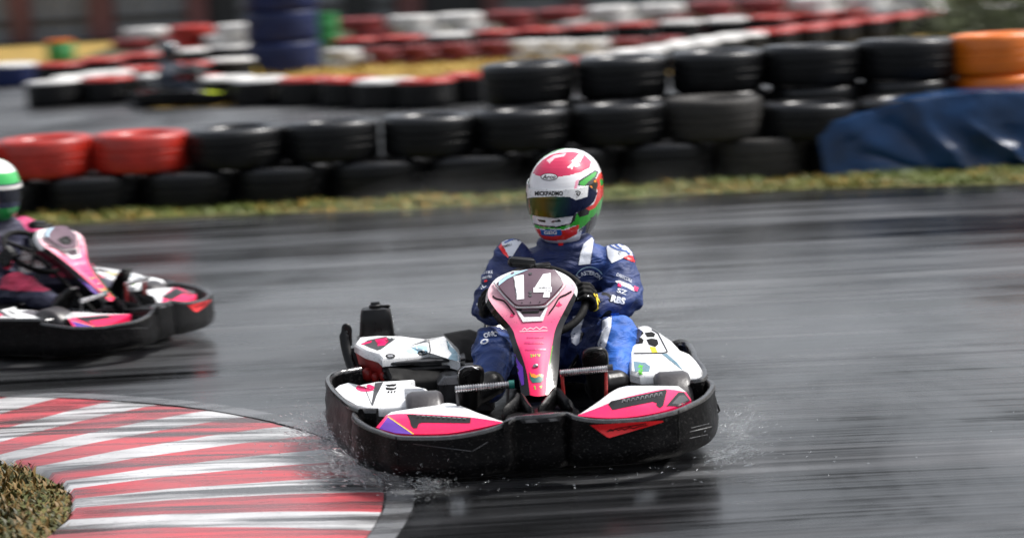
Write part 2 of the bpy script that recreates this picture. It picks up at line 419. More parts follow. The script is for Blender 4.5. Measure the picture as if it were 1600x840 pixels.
# ------------------------------------------------------------------ the setting: ground sheets, kerb
def sheet(name, P, mat, z):
    return struct(obj(name, [(x, y, z) for x, y in P], [tuple(range(len(P)))], mat, smooth=False))
sheet('terrain', [(-400, -60), (400, -60), (400, 900), (-400, 900)], 'soil', -.004)
sheet('track', [(-60, -8), (60, -8), (60, 15.9), (-60, 15.9)], 'track', 0.0)
sheet('far_track', [(-40, 17.6), (12, 17.6), (12, 33.0), (-40, 29.5)], 'track_far', 0.0)
edge = [(-200, 366), (0, 353), (140, 347), (300, 338), (480, 333), (650, 327), (800, 320), (950, 312), (1100, 303), (1250, 297), (1400, 292), (1600, 286), (1900, 275)]
pts = [GZ(x, y+1.5*math.sin(x*.02), .004) for x, y in edge]
P = [(p.x, p.y) for p in pts]; P = [(-40, P[0][1])]+P+[(40, P[-1][1])]
sheet('grass_verge', P+[(40, 17.7), (-40, 17.7)], 'turf', .004)
VERGE_EDGE = P

MT['kerb_red'] = M('worn red kerb paint', (.52, .07, .085), .26, .45, 4, .12, dirt=1.0, dirtcol=(.10, .085, .085), rvar=.2)
MT['kerb_white'] = M('worn white kerb paint', (.52, .52, .52), .26, .4, 4, .12, dirt=1.0, dirtcol=(.14, .13, .13), rvar=.2)
MT['line'] = M('worn white line', (.16, .165, .175), .3, .5, 3, .1, dirt=1.0, dirtcol=(.07, .07, .075), rvar=.2)
KC = Vector((-2.78, 7.85, 0)); RI, RO = 1.34, 2.33
V = []; Fa = []; mi = []
def kerbmat(name, col):
    m, n, l, b = nodes(name); tc = add(n, 'ShaderNodeTexCoord')
    mp = add(n, 'ShaderNodeMapping'); l.new(tc.outputs['Object'], mp.inputs[0]); mp.inputs['Scale'].default_value = (.9, 9, 1); mp.inputs['Rotation'].default_value = (0, 0, R(-12))
    s = add(n, 'ShaderNodeTexNoise', Scale=1.0, Detail=6.0, Roughness=.6, Distortion=.6); l.new(mp.outputs[0], s.inputs['Vector'])
    g_ = add(n, 'ShaderNodeTexNoise', Scale=2.2, Detail=7.0, Roughness=.65); l.new(tc.outputs['Object'], g_.inputs['Vector'])
    f_ = add(n, 'ShaderNodeTexNoise', Scale=55.0, Detail=5.0, Roughness=.75); l.new(tc.outputs['Object'], f_.inputs['Vector'])
    c = mixc(n, l, ramp(n, l, g_.outputs[0], [(.35, 0.0), (.7, .8)]), col, tuple(.45*x+.06 for x in col))
    c = mixc(n, l, ramp(n, l, s.outputs[0], [(.43, 0.0), (.60, .92)]), c, (.045, .045, .047))
    c = mixc(n, l, ramp(n, l, f_.outputs[0], [(.60, 0.0), (.68, .8)]), c, (.06, .058, .056))
    l.new(c, b.inputs['Base Color']); l.new(ramp(n, l, s.outputs[0], [(.35, .42), (.65, .10)]), b.inputs['Roughness'])
    bp = add(n, 'ShaderNodeBump', Strength=.3, Distance=.004); l.new(f_.outputs[0], bp.inputs['Height']); l.new(bp.outputs[0], b.inputs['Normal'])
    return m
MT['kerb_red'] = kerbmat('worn red kerb', (.50, .06, .075)); MT['kerb_white'] = kerbmat('worn white kerb', (.56, .56, .57))
radii = [(RI-.03, -.01), (RI, .022), (RI+.3, .026), (RO-.3, .018), (RO-.08, .008), (RO, .002)]
NA = 220; A0, A1 = -70, 140
for k in range(NA+1):
    a = R(A0+(A1-A0)*k/NA)
    for r, z in radii:
        rr = r + (.012*noise.noise((a*9, r, 0)) if r in (RO, RI) else 0)
        V.append((KC.x+rr*math.cos(a), KC.y+rr*math.sin(a), z))
nr = len(radii)
for k in range(NA):
    ang = A0+(A1-A0)*(k+.5)/NA
    for j in range(nr-1):
        Fa.append((k*nr+j, (k+1)*nr+j, (k+1)*nr+j+1, k*nr+j+1)); mi.append(int(((ang+2.0) % 12.4) > 6.6))
struct(obj('kerb', V, Fa, ['kerb_red', 'kerb_white'], None, mi, True, None))
V = []; Fa = []
for k in range(NA+1):
    a = R(A0+(A1-A0)*k/NA)
    for r in (RO+.01, RO+.10): V.append((KC.x+(r+.01*noise.noise((a*7, r, 2)))*math.cos(a), KC.y+(r+.01*noise.noise((a*7, r, 2)))*math.sin(a), .004))
for k in range(NA): Fa.append((2*k, 2*k+2, 2*k+3, 2*k+1))
MT['line'] = kerbmat('worn edge line', (.15, .155, .165)); struct(obj('edge_line', V, Fa, 'line'))
V = [(KC.x, KC.y, .05)]; n = 64
for k in range(n): V.append((KC.x+(RI-.02)*math.cos(2*math.pi*k/n), KC.y+(RI-.02)*math.sin(2*math.pi*k/n), .004))
struct(obj('infield', V, [(0, 1+k, 1+(k+1) % n) for k in range(n)], 'turf'))

def grass(name, spots, h, mats, seed=1, wid=.006):
    rnd = random.Random(seed); V = []; Fa = []; mi = []
    for x, y, z in spots:
        a = rnd.uniform(0, 6.28); hh = h*rnd.uniform(.25, 1.1)*(1+.7*noise.noise((x*2.5, y*2.5, 9))); l = rnd.uniform(.3, 1.6)*hh; wd = wid*rnd.uniform(.6, 1.4)
        dx, dy = math.cos(a), math.sin(a); b = len(V)
        V += [(x-dy*wd, y+dx*wd, z), (x+dy*wd, y-dx*wd, z), (x+dx*l*.35+dy*wd*.7, y+dy*l*.35-dx*wd*.7, z+hh*.6), (x+dx*l*.35-dy*wd*.7, y+dy*l*.35+dx*wd*.7, z+hh*.6), (x+dx*l, y+dy*l, z+hh)]
        q = rnd.randrange(len(mats)) if noise.noise((x*1.3, y*1.3, 3)) > -.1 else 0
        Fa += [(b, b+1, b+2, b+3), (b+3, b+2, b+4)]; mi += [q, q]
    return stuff(obj(name, V, Fa, mats, None, mi, True, None))
MT['g1'] = M('green blades', (.13, .17, .02), .6, .4, 5, 0); MT['g2'] = M('dry blades', (.42, .25, .04), .7, .4, 5, 0)
MT['g3'] = M('olive blades', (.20, .19, .03), .7, .4, 5, 0); MT['g4'] = M('rust blades', (.36, .17, .03), .7, .4, 5, 0)
rnd = random.Random(3); sp = []
while len(sp) < 9000:
    x = rnd.uniform(-4.4, 4.4); y = rnd.uniform(14.9, 16.45)
    for (x0, y0), (x1, y1) in zip(VERGE_EDGE[:-1], VERGE_EDGE[1:]):
        if x0 <= x < x1: ye = y0+(y1-y0)*(x-x0)/(x1-x0); break
    if y > ye + abs(rnd.gauss(0, .03)): sp.append((x, y, .003))
grass('grass', sp, .05, ['g1', 'g3', 'g1', 'g2'], 4)
sp = []
while len(sp) < 9000:
    a = rnd.uniform(0, 6.283); r = RI*math.sqrt(rnd.random())*(1.0+.07*noise.noise((math.cos(a)*5, math.sin(a)*5, 1)))
    x, y = KC.x+r*math.cos(a), KC.y+r*math.sin(a)
    if x > -2.6: sp.append((x, y, .003+.046*(1-r/RI)))
MT['g6'] = M('wet brown blades', (.15, .085, .014), .6, .4, 5, 0); MT['g7'] = M('wet olive blades', (.05, .05, .010), .6, .4, 5, 0)
grass('infield_grass', sp, .026, ['g6', 'g7', 'g6', 'g7'], 5)
# straw-coloured island beyond the first bend
isl = [(560, 112), (700, 106), (860, 95), (980, 88), (1040, 84), (1010, 92), (900, 106), (800, 118), (640, 124), (520, 121)]
P = [GZ(x, y, 0) for x, y in isl]
P = [(p.x, p.y) for p in P]
sheet('straw_island', [(-3.6, 25.6), (-.3, 24.9), (2.6, 27.4), (6, 31.2), (-3.6, 31.2)], 'straw', .004)
sp = []
while len(sp) < 5000:
    x = rnd.uniform(-3.4, 3.5); y = rnd.uniform(25.2, 31)
    if y > 25.6+max(0, x)*.9: sp.append((x, y, .004))
MT['g5'] = M('straw blades', (.48, .33, .06), .7, .3, 5, 0)
grass('straw_grass', sp, .07, ['g5', 'g2', 'g5'], 6, .012)
sheet('far_verge', [(-40, 31.5), (-6, 33.5), (-6, 41), (-40, 41)], 'straw', .003)

# ------------------------------------------------------------------ tyre walls
TM = {}
def tyre_mesh(Rr, h, body, top):
    if top == 'rubber': top = 'rubber_wet'
    k = (Rr, h, body, top)
    if k in TM: return TM[k]
    hb = h
    prof = [(.56, .27), (.58, .12), (.66, .03), (.80, 0), (.92, .008), (.972, .05), (.995, .14), (1, .37), (.985, .385), (.985, .41), (1, .425), (1, .575), (.985, .59), (.985, .615), (1, .63),
            (.995, .86), (.972, .95), (.92, .992), (.80, 1), (.66, .97), (.58, .88), (.56, .73), (.60, .70), (.84, .68), (.88, .5), (.84, .32), (.60, .30)]
    g = Geo(); g.lathe([(r*Rr, z*hb) for r, z in prof], 48, closed=True, mfn=lambda j: 1 if (15 <= j <= 21) else 0)
    o = g.build('tyre', [body, top]); TM[k] = o.data
    bpy.data.objects.remove(o); return TM[k]
def tyre(x, y, z, Rr, h, body, top, label, group, sz=1.0):
    o = bpy.data.objects.new('tyre', tyre_mesh(Rr, h, body, top)); COL.objects.link(o)
    o.location = (x+random.uniform(-.012, .012), y+random.uniform(-.015, .015), z); o.rotation_euler = (0, 0, random.uniform(0, 6.28)); q_ = random.uniform(.975, 1.03); o.scale = (q_, q_*random.uniform(.97, 1.02), sz*1.01); o.rotation_euler[0] = random.gauss(0, .012); o.rotation_euler[1] = random.gauss(0, .012)
    return tag(o, label, 'tyre', group)
X0 = -2.41
reds = {-3: 'bright red top-row tyre mostly beyond the left edge', -2: 'bright red top-row tyre just behind the green helmet at the left edge', -1: 'bright red top-row tyre, left neighbour of the one touching a black tyre',
        0: 'bright red tyre in the top row, touching the first black tyre of that row'}
for i in range(-3, 12):
    x = X0+.632*i; h = .25*(1+.012*max(0, i))
    if x > 1.95: h = .235
    tx = x+.3
    if -4.6 < tx < 4.6:
        dusty = i in (6,)
        tyre(tx, 16.69, 0, .332, .25, 'rubber_dusty' if dusty else 'rubber', 'rubber_dusty' if dusty else 'rubber',
             'dusty brown-black tyre in the bottom row of the nearest tyre wall' if dusty else 'black tyre in the bottom row of the nearest tyre wall, standing in the grass strip',
             'dusty tyre below' if dusty else 'bottom row of the nearest tyre wall', h/.25).scale.x *= 1.0
    if i <= 0: tyre(x, 16.70, h, .322, .25, 'tyre_red', 'tyre_red', reds.get(i, 'red top-row tyre'), 'red tyres of the nearest wall', h/.25)
    elif i == 1: tyre(x, 16.70, h, .322, .25, 'rubber', 'rubber', 'black tyre in the top row beside the red tyres, its round hole showing', 'top row of the nearest tyre wall', h/.25)
    elif i == 6: tyre(x, 16.70, h, .322, .25, 'rubber_dusty', 'rubber_dusty', 'dusty brown-black tyre in the top row of the nearest tyre wall', 'dusty tyre above', h/.25)
    elif x < 4.6: tyre(x, 16.70, h, .322, .25, 'rubber', 'rubber', 'black tyre in the top row of the nearest tyre wall, right of the red ones', 'black top row of the nearest wall', h/.25)
for i in range(0, 8):
    x = .185+.645*i
    h = .262*(1+.008*i); org = x > 2.95
    for r in range(3):
        c = 'tyre_orange' if org and r > 0 else 'rubber'
        lab = ('orange painted tyre in the top row at the right edge' if r == 2 else 'orange painted tyre in the second row, just above the blue tarpaulin') if c == 'tyre_orange' else \
              ['black tyre at the foot of the taller wall, behind the nearest wall', 'black tyre in the middle row of the taller wall behind the nearest one', 'black tyre in the top row of the taller wall, left of the orange tyre'][r]
        tyre(x+(.0 if r != 1 else .02), 17.36, r*h, .325, .25, c, c, lab, lab, h/.25)

def wall(P, rows, Rr, h, colf, where, two=True, z0=0):
    P = [Vector(p) for p in P]; L = [0]
    for a, b in zip(P[:-1], P[1:]): L.append(L[-1]+(b-a).length)
    n = int(L[-1]/(2*Rr*1.02))
    for r in range(rows):
        for k in range(n):
            s = (k+.5+(.0 if r % 2 == 0 else .25))/n*L[-1]; s = min(s, L[-1])
            i = max(q for q in range(len(L)-1) if L[q] <= s); f = (s-L[i])/(L[i+1]-L[i]); p = P[i].lerp(P[i+1], f)
            c = colf(p)
            body = 'rubber' if two else c
            cn = {'tyre_red': 'red', 'tyre_dred': 'dull red', 'tyre_white': 'white', 'rubber': 'black', 'tyre_blue': 'blue'}[c]
            row = '' if rows == 1 else (' in the top row' if r == rows-1 else ' in the lower row' if r == 0 else ' in the middle row')
            lab = ('black tyre with %s painted rim%s of %s' if two else '%s painted tyre%s of %s') % (cn, row, where)
            tyre(p.x, p.y, z0+r*h, Rr, h, body, c, lab, lab)
def px_of(p):
    q = CROT.transposed() @ (p-CAM); return 800-F*q.x/q.z
def bands(*bs):
    def f(p):
        x = px_of(p)
        for lim, c in bs:
            if x < lim: return c
        return bs[-1][1]
    return f
RD, WH, DR = 'tyre_red', 'tyre_white', 'tyre_dred'
def on(pxs, z): return [GZ(x, y, z) for x, y in pxs]
wall([p-Vector((0, 0, .27)) for p in on([(125, 122), (263, 116), (400, 121), (540, 121), (640, 125), (760, 112), (960, 83), (1164, 51), (1457, 17), (1620, 2)], .27)], 1, .29, .27,
     bands((131, WH), (205, RD), (262, WH), (350, RD), (432, WH), (552, RD), (665, WH), (790, RD), (800, WH), (955, RD), (1172, WH), (1462, RD), (2000, WH)), 'the long low wall on the far bend')
wall([p-Vector((0, 0, .27)) for p in on([(61, 129), (110, 120), (196, 107), (392, 88)], .27)], 1, .29, .27, bands((192, WH), (338, RD), (600, WH)), 'the nearer wall left of the blue stack')
wall([p-Vector((0, 0, .27)) for p in on([(60, 102), (236, 82), (392, 67)], .27)], 1, .29, .27, bands((240, RD), (600, WH)), 'the farther wall left of the blue stack')
wall([p-Vector((0, 0, .5)) for p in on([(172, 50), (256, 44), (388, 39)], .5)], 4, .29, .13, bands((215, DR), (250, WH), (342, RD), (600, WH)), 'the stacked wall below the grey building', False)
wall([p-Vector((0, 0, .225)) for p in on([(505, 78), (640, 72), (790, 64), (964, 61), (1070, 57)], .225)], 3, .21, .075, bands((572, WH), (800, DR), (960, WH), (1200, DR)), 'the wall behind the straw grass', False)
wall([p-Vector((0, 0, .27)) for p in on([(519, 62), (867, 43), (1198, 25), (1373, 13), (1640, -3)], .27)], 1, .29, .27, bands((640, RD), (725, WH), (860, RD), (880, WH), (1040, RD), (1200, WH), (1375, RD), (2000, WH)), 'the straight low wall before the farthest')
wall([p-Vector((0, 0, .45)) for p in on([(525, 30), (1220, -2), (1640, -20)], .45)], 3, .31, .15, bands((618, DR), (765, WH), (895, DR), (1045, WH), (1225, DR), (1500, WH), (2000, DR)), 'the farthest stacked wall', False)
wall([p-Vector((0, 0, .27)) for p in on([(-40, 101), (72, 97)], .27)], 1, .31, .27, lambda p: 'tyre_white', 'the blue barrier at the left edge')
for o in list(COL.objects):
    if 'blue barrier' in o.get('label', ''):
        o.data = tyre_mesh(.31, .27, 'tyre_blue', 'tyre_white'); o['label'] = o['group'] = 'blue tyre with pale top in the short barrier at the left edge'
p = GZ(441, 116, 0)
for r, nm in enumerate(('lowest', 'second', 'third from the ground', 'topmost')):
    tyre(p.x, p.y+.44, r*.37, .44, .37, 'tyre_blue', 'tyre_blue', 'big dark blue tyre of the blue stack, %s one' % nm, 'big blue tyres of the blue stack')

# ------------------------------------------------------------------ tarpaulin, bush, drums, building
def tarp():
    g = Geo(); secs = []; NX, NV = 200, 70
    for i in range(NX+1):
        x = 2.06+3.2*i/NX
        top = .34+.16*(1-math.exp(-(x-2.06)*2.0)) + .008*math.sin(x*5)
        row = []
        for j in range(NV+1):
            v = j/NV
            if v < .25: yy, zz = 17.02-.62*(v/.25), top+.0*v
            else:
                q = (v-.25)/.75; yy, zz = 16.40-.10*q**.8, top*(1-q)+.012
                if q < .15: zz -= 0
            f = (.5-abs(noise.noise((x*1.5+zz*2.4, zz*1.6, 1.3)))*2)*.10 + (.5-abs(noise.noise((x*2.2-zz*3.0, zz*1.2, 7)))*2)*.040 + noise.noise((x*7+zz*6, zz*4, 3))*.006
            e = min(1, (x-2.06)*5)
            row.append((x - .05*(1-v)*(i == 0), yy-abs(f)*e*(.3+v), zz+(f*.5*e*min(1, v*2.2) if v < .9 else 0)))
        secs.append(row)
    g.loft(secs, False, False)
    o = g.build('tarpaulin', 'tarp', angle=None)
    md = o.modifiers.new('solidify', 'SOLIDIFY'); md.thickness = .006
    tag(o, 'crumpled blue tarpaulin draped over the nearest tyres at the right edge', 'tarpaulin')
tarp()
def bush(c, rx, ry, rz, n, label):
    rnd = random.Random(11); V = []; Fa = []
    for k in range(n):
        d = Vector((rnd.gauss(0, 1), rnd.gauss(0, 1), abs(rnd.gauss(0, 1)))).normalized(); q = rnd.random()**.25*(1+.35*noise.noise(d*2.5))
        p = Vector((c[0]+d.x*rx*q, c[1]+d.y*ry*q, c[2]+d.z*rz*q)); s = rnd.uniform(.02, .045)
        u = Vector((rnd.gauss(0, 1), rnd.gauss(0, 1), rnd.gauss(0, 1))).normalized(); v = u.orthogonal(); b = len(V)
        V += [p-u*s, p+v*s*.5, p+u*s, p-v*s*.5]; Fa.append((b, b+1, b+2, b+3))
    e = empty('bush', (0, 0, 0)); obj('foliage', V, Fa, 'foliage', e, smooth=False)
    g = Geo()
    for k in range(5): g.tube([(c[0], c[1], 0), (c[0]+rnd.uniform(-.3, .3)*rx, c[1]+rnd.uniform(-.3, .3)*ry, rz*.7)], [.02, .008], 6)
    g.build('stem', 'soil', e); tag(e, label, 'bush')
bush((5.15, 24.5, 0), 1.2, .8, 1.05, 9000, 'olive green bush rising above the orange tyre at the right edge')
def drum(px, py, r, h, label, lid):
    p = GZ(px, py, 0); e = empty('plastic_drum', (p.x, p.y, 0)); g = Geo()
    g.lathe([(.001, 0), (r*.9, 0), (r*.97, .02), (r, h*.3), (r*1.04, h*.33), (r, h*.36), (r, h*.64), (r*1.04, h*.67), (r, h*.7), (r*.95, h*.97), (r*.8, h), (.001, h)], 28)
    g.build('body', 'green', e); g = Geo(); g.lathe([(.001, h+.002), (r*.86, h+.002), (r*.9, h+.02), (r*.86, h+.05), (.001, h+.055)], 28); g.build('lid', lid, e)
    tag(e, label, 'drum')
drum(512, 72, .17, .42, 'bright green plastic drum standing just right of the blue stack', 'green')
drum(96, 96, .20, .26, 'green drum with orange lid on the far verge, left', 'tyre_orange')
g = Geo(); p = GZ(398, 117, 0); g.box((p.x, p.y, .06), (.36, .14, .12), bev=.03); o = g.build('marker_block', 'yellow'); tag(o, 'small yellow marker block at the foot of the blue stack', 'marker')

b = empty('building', (0, 42, 0))
g = Geo()
x = -30.0
while x < 14:                                  # ribbed metal cladding
    g.box((x+.24, .0, 1.2), (.47, .12, 2.4), bev=.02); x += .48
g.build('wall_panel', 'cladding', b)
for k in range(4):
    g = Geo(); g.box((-8, -.1, .35+k*.55), (44, .06, .05), bev=.01); g.build('rail', 'dark_steel', b)
for px_, wd in ((-250, .3), (-110, .3), (34, .36), (160, .42), (310, .34), (640, .4), (770, .3), (900, .3)):
    p = GY(px_, 20, 42); g = Geo(); g.box((p.x, -.16, 1.2), (wd, .18, 2.4), bev=.02); g.build('pilaster', 'post_red', b)
for px_, wd, hh in ((560, .5, 2.1), (690, 1.5, 2.2), (350, .5, 1.6)):
    p = GY(px_, 20, 42); g = Geo(); g.box((p.x, -.10, hh/2), (wd, .1, hh), bev=.01); g.build('dark_panel', 'dark', b)  # dark panels on the wall; the widest stands in for a dark vehicle
g = Geo(); g.box((-8, .3, 2.47), (45, 1.2, .14)); g.build('roof', 'dark_steel', b)
tag(b, 'long grey metal-clad building with faded red posts behind the farthest tyres', 'building')

# ------------------------------------------------------------------ the karts
def V3(x, y, z): return Vector((x, y, z))
def rimwall(name, path, mat, parent, closed=False, n=110, bottom=.06, lift=.0):
    P = catmull(path, n, closed); g = Geo(); secs = []; K = len(P)
    cen = V3(.02, -.2, 0)
    for i, p in enumerate(P):
        t = (P[min(i+1, K-1)]-P[max(i-1, 0)]); t.z = 0
        if t.length < 1e-5: t = V3(1, 0, 0)
        t.normalize(); o = V3(t.y, -t.x, 0)          # outward for a path running left -> front -> right
        z = p.z; H = z-bottom
        prof = [(-.05, bottom+.02), (-.012, bottom), (.004, bottom+.008), (.012, bottom+.03), (.016, bottom+H*.35), (.011, bottom+H*.45), (.013, bottom+H*.62), (.006, z-.035), (.009, z-.012), (.005, z-.002), (-.004, z), (-.012, z-.003),
                (-.016, z-.014), (-.018, z-.05), (-.02, bottom+H*.4), (-.055, bottom+.03)]
        secs.append([V3(p.x, p.y, 0)+o*a+V3(0, 0, b) for a, b in prof])
    g.loft(secs, True, not closed, ring=closed)
    g.mi = [1 if (len(f) == 4 and 8 <= f[0] % 16 <= 11) else 0 for f in g.f]
    return g.build(name, [mat, 'lip'], parent, angle=50)

RIM = [(590, 637, .24), (570, 637, .24), (557, 640, .237), (552.5, 646, .23), (559, 655, .222), (575, 665, .21), (594, 672, .203), (618, 679, .2), (646, 681, .2), (700, 680, .205), (745, 673, .213), (775, 665, .222), (790, 657, .235),
       (803, 650, .242), (818, 648, .245), (850, 646, .245), (872, 643.5, .245), (885, 643, .24), (900, 649, .232), (931, 654, .22), (970, 654, .214), (1003, 651.5, .213), (1040, 644, .216), (1062, 637.5, .22), (1098, 620, .228),
       (1112, 605, .233), (1113, 597, .237), (1105, 591, .24), (1090, 590, .24)]
LPOD = [(562, 572, .25), (545, 575, .25), (528, 578, .25), (515, 584, .25), (511.5, 591, .25), (514, 599, .25), (521, 609, .25), (535, 622, .25), (548, 632, .25), (562, 638, .245)]
RPOD = [(1080, 592, .245), (1094, 590.5, .25), (1102, 584, .252), (1101, 575, .255), (1096, 567, .26), (1089, 559, .265), (1086, 550, .27), (1083, 543, .272), (1076, 534, .275), (1064, 532, .275)]

def wheel(root, c, r, wd, rimcol='steel', slick='slick'):
    o = empty('wheel', c); o.parent = root
    g = Geo(); h = wd/2
    g.lathe([(r*.55, -h*.8), (r*.6, -h), (r*.85, -h*1.02), (r*.95, -h*.9), (r, -h*.65), (r, h*.65), (r*.95, h*.9), (r*.85, h*1.02), (r*.6, h), (r*.55, h*.8)], 48, axis='X')
    g.build('tyre', slick, o)
    g = Geo(); g.lathe([(r*.56, -h*.85), (r*.5, -h*.8), (r*.45, -h*.3), (.03, -h*.2), (.03, h*.2), (r*.45, h*.3), (r*.5, h*.8), (r*.56, h*.85)], 32, axis='X'); g.lathe([(.001, -h*.5), (.028, -h*.5), (.028, h*.5), (.001, h*.5)], 12, axis='X')
    g.build('rim', rimcol, o)
    return o

def stretch(P, y0, y1):                      # local y from photo row: rows y0 -> y1 map to -.68 -> -.26
    return [KL(x, y, -.68+.42*(y0-y)/(y0-y1)) for x, y in P]

def make_kart(loc, yaw, st, detail=True):
    K = empty('kart', loc, yaw)
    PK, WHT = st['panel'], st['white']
    # chassis -----------------------------------------------------------------
    g = Geo(); P = [(-.46, .75), (-.50, .2), (-.50, -.45), (-.42, -.82), (.42, -.86), (.55, -.45), (.55, .2), (.46, .75)]
    g.slab([V3(x, y, .075) for x, y in P], .02, inset=.004); g.build('floor_pan', 'black', K)
    g = Geo()
    for s in (-1, 1):
        g.tube(catmull([(s*.25+.03, -.8, .10), (s*.27+.03, -.4, .10), (s*.33+.03, .1, .10), (s*.33+.03, .75, .11)], 20), .016)
        g.tube([(s*.27+.03, -.55, .10), (s*.46+.03, -.57, .12)], .014)
    g.tube([(-.5, .5, .13), (.55, .5, .13)], .018); g.tube([(-.25, -.8, .1), (.3, -.8, .1)], .016)
    g.build('frame', 'dark_steel', K)
    rim = [KZ(*q) for q in RIM]
    fb = rimwall('front_bumper', rim, st['bumper'], K, n=140)
    lp = rimwall('side_bumper', [KZ(*q) for q in LPOD], st['bumper'], K, n=60)
    rp = rimwall('side_bumper', [KZ(*q) for q in RPOD], st['bumper'], K, n=60)
    rear = [KZ(*RPOD[-2]), V3(.60, .22, .24), V3(.57, .45, .19), V3(.48, .62, .17), V3(.25, .68, .17), V3(-.25, .68, .17), V3(-.46, .62, .17), V3(-.54, .45, .19), V3(-.60, .22, .22), KZ(*LPOD[1])]
    rimwall('rear_bumper', rear, st['bumper'], K, n=80)
    wheel(K, V3(-.375, -.60, .13), .13, .125); wheel(K, KL(1027, 610, -.50)*1.0 if False else V3(.475, -.52, .13), .13, .125)
    wheel(K, V3(-.47, .46, .12), .12, .18, 'steel', 'rubber'); wheel(K, V3(.48, .48, .11), .11, .17, 'steel', 'rubber')
    # deck behind the bumper ----------------------------------------------------
    g = Geo()
    for s, P in ((0, [(786, 660, .236), (803, 652, .238), (830, 650, .24), (868, 646, .24), (886, 645, .236), (902, 651, .228), (905, 640, .19), (880, 622, .19), (838, 628, .20), (800, 634, .19)]),):
        g.slab([KZ(*q) for q in P], .03, inset=.004)
    for P in ([(786, 652), (806, 634), (812, 625), (822, 640), (832, 652)], [(842, 652), (862, 626), (870, 617), (880, 628), (892, 640)]):
        a, b_, c_, d_, e_ = [KL(x, y, yy) for (x, y), yy in zip(P, (-.86, -.78, -.74, -.80, -.88))]
        g.tube(catmull([a, b_, c_, d_, e_], 14), [.012]+[.03]*13+[.012], 10, flat=.5)
    g.build('nose_deck', 'black_pl', K)
    bv = bvh_of(fb)
    if detail:
        decal('slot', [(812, 655), (818, 652), (872, 649), (878, 652), (874, 657.5), (816, 661)], bv, 'dark_steel', K, .0025)
        for q in ([(820, 656), (836, 654), (842, 659), (822, 660)], [(856, 654), (868, 652.5), (872, 656), (860, 658)]): decal('slot_brace', q, bv, 'steel', K, .004)
        decal('graphic', [[(922, 663.5), (1035, 656.5), (1037, 658.5), (1030, 661), (952, 683.5), (948, 682)]], bv, 'red_st', K, .003)
        decal('graphic', bars([[(646, 693), (738, 704.5), (762, 690)]], 1.0), bv, 'dark_grey', K, .003)
        for q in ([(618, 682), (621, 728)], [(1061, 640), (1062, 690)]): decal('seam', bars([q], 1.6), bv, 'blackmatte', K, .003)
        decal('scrape', bars([[(1080, 668), (1108, 661)], [(1078, 674), (1112, 666)], [(1078, 684), (1106, 678)]], 1.0), bv, 'steel', K, .0025)
        decal('lettering', bars([[(950, 672), (955, 670), (957, 673), (962, 669), (966, 672), (972, 669), (976, 671), (984, 667), (990, 669), (1000, 665), (1012, 664)], [(948, 674), (968, 668), (1010, 661)]], 1.3), bv, 'blackmatte', K, .004)
    # nose panels ------------------------------------------------------------------
    def panel(front, crease, ridge):
        rows = []
        for A, B, nn in ((front, crease, 4), (crease, ridge, 4)):
            for k in range(nn): rows.append([a.lerp(b, k/nn) for a, b in zip(A, B)])
        rows.append(ridge)
        rows = [catmull(q, 24) for q in rows]
        back = [[p-V3(0, 0, .02) for p in rows[-1]], [p-V3(0, 0, .06) for p in rows[-1]]]
        fr = [[p-V3(0, 0, .04) for p in rows[0]]]
        g = Geo(); allr = fr+rows+back; n = len(allr[0])
        b0 = len(g.v)
        for q in allr: g.v += q
        for i in range(len(allr)-1):
            m = 0 if i <= 4 else 1
            for j in range(n-1): g.addf((b0+i*n+j, b0+i*n+j+1, b0+(i+1)*n+j+1, b0+(i+1)*n+j), m)
        return g.build('nose_panel', [st['nose'], WHT if st['whitetop'] else st['nose']], K, angle=22)
    LF = [KL(*q) for q in ((588, 667, -.88), (618, 675.5, -.915), (646, 677.5, -.92), (700, 676.5, -.925), (745, 669, -.92), (786, 659.5, -.90))]
    LC = [KL(*q) for q in ((604, 648, -.82), (620, 646, -.80), (646, 646, -.80), (700, 648.5, -.81), (745, 652.5, -.83), (786, 659, -.89))]
    LR = [KL(*q) for q in ((612, 643, -.78), (640, 638.5, -.73), (672, 634, -.69), (705, 629.5, -.67), (748, 645, -.77), (786, 658, -.88))]
    nl = panel(LF, LC, LR)
    RF = [KL(*q) for q in ((903, 649, -.90), (938, 652, -.925), (970, 652, -.925), (1003, 648.5, -.92), (1040, 640.5, -.89), (1080, 624.5, -.80))]
    RC = [KL(*q) for q in ((903, 648, -.89), (935, 636, -.84), (965, 624, -.80), (1003, 614, -.77), (1040, 607.5, -.73), (1072, 612, -.72))]
    RR_ = [KL(*q) for q in ((905, 647, -.88), (935, 627, -.78), (955, 612, -.70), (975, 603.5, -.66), (1010, 602, -.63), (1060, 602.5, -.62))]
    nr_ = panel(RF, RC, RR_)
    if detail:
        bl, br = bvh_of(nl), bvh_of(nr_)
        decal('graphic', [(592, 669), (606.5, 650), (612, 654), (646, 678), (618, 676)], bl, 'purple', K, .002)
        decal('trim_line', bars([[(606, 650), (646, 677.5)]], 1.2), bl, 'yellow', K, .003)
        decal('vent', [(636, 647), (640, 646.5), (736, 652), (735, 660.5), (660, 659.5), (655, 661), (652, 668), (646, 668.5), (642, 664), (640, 655)], bl, 'black', K, .0025)
        decal('vent_cell', [[(651+i*8, 649+i*.5), (656+i*8, 649.2+i*.5), (654.5+i*8, 653+i*.4), (650+i*8, 653+i*.4)] for i in range(10)], bl, 'blackmatte', K, .004)
        decal('vent_edge', bars([[(651+i*8, 648.4+i*.5), (656.5+i*8, 648.7+i*.5)] for i in range(10)], .9), bl, 'steel', K, .0045)
        decal('vent', [(950, 631), (955, 626), (1040, 608), (1042, 610), (1036.5, 633), (1031, 637), (1025.5, 633), (1026, 629), (1020, 627), (985, 634), (957, 640)], br, 'black', K, .0025)
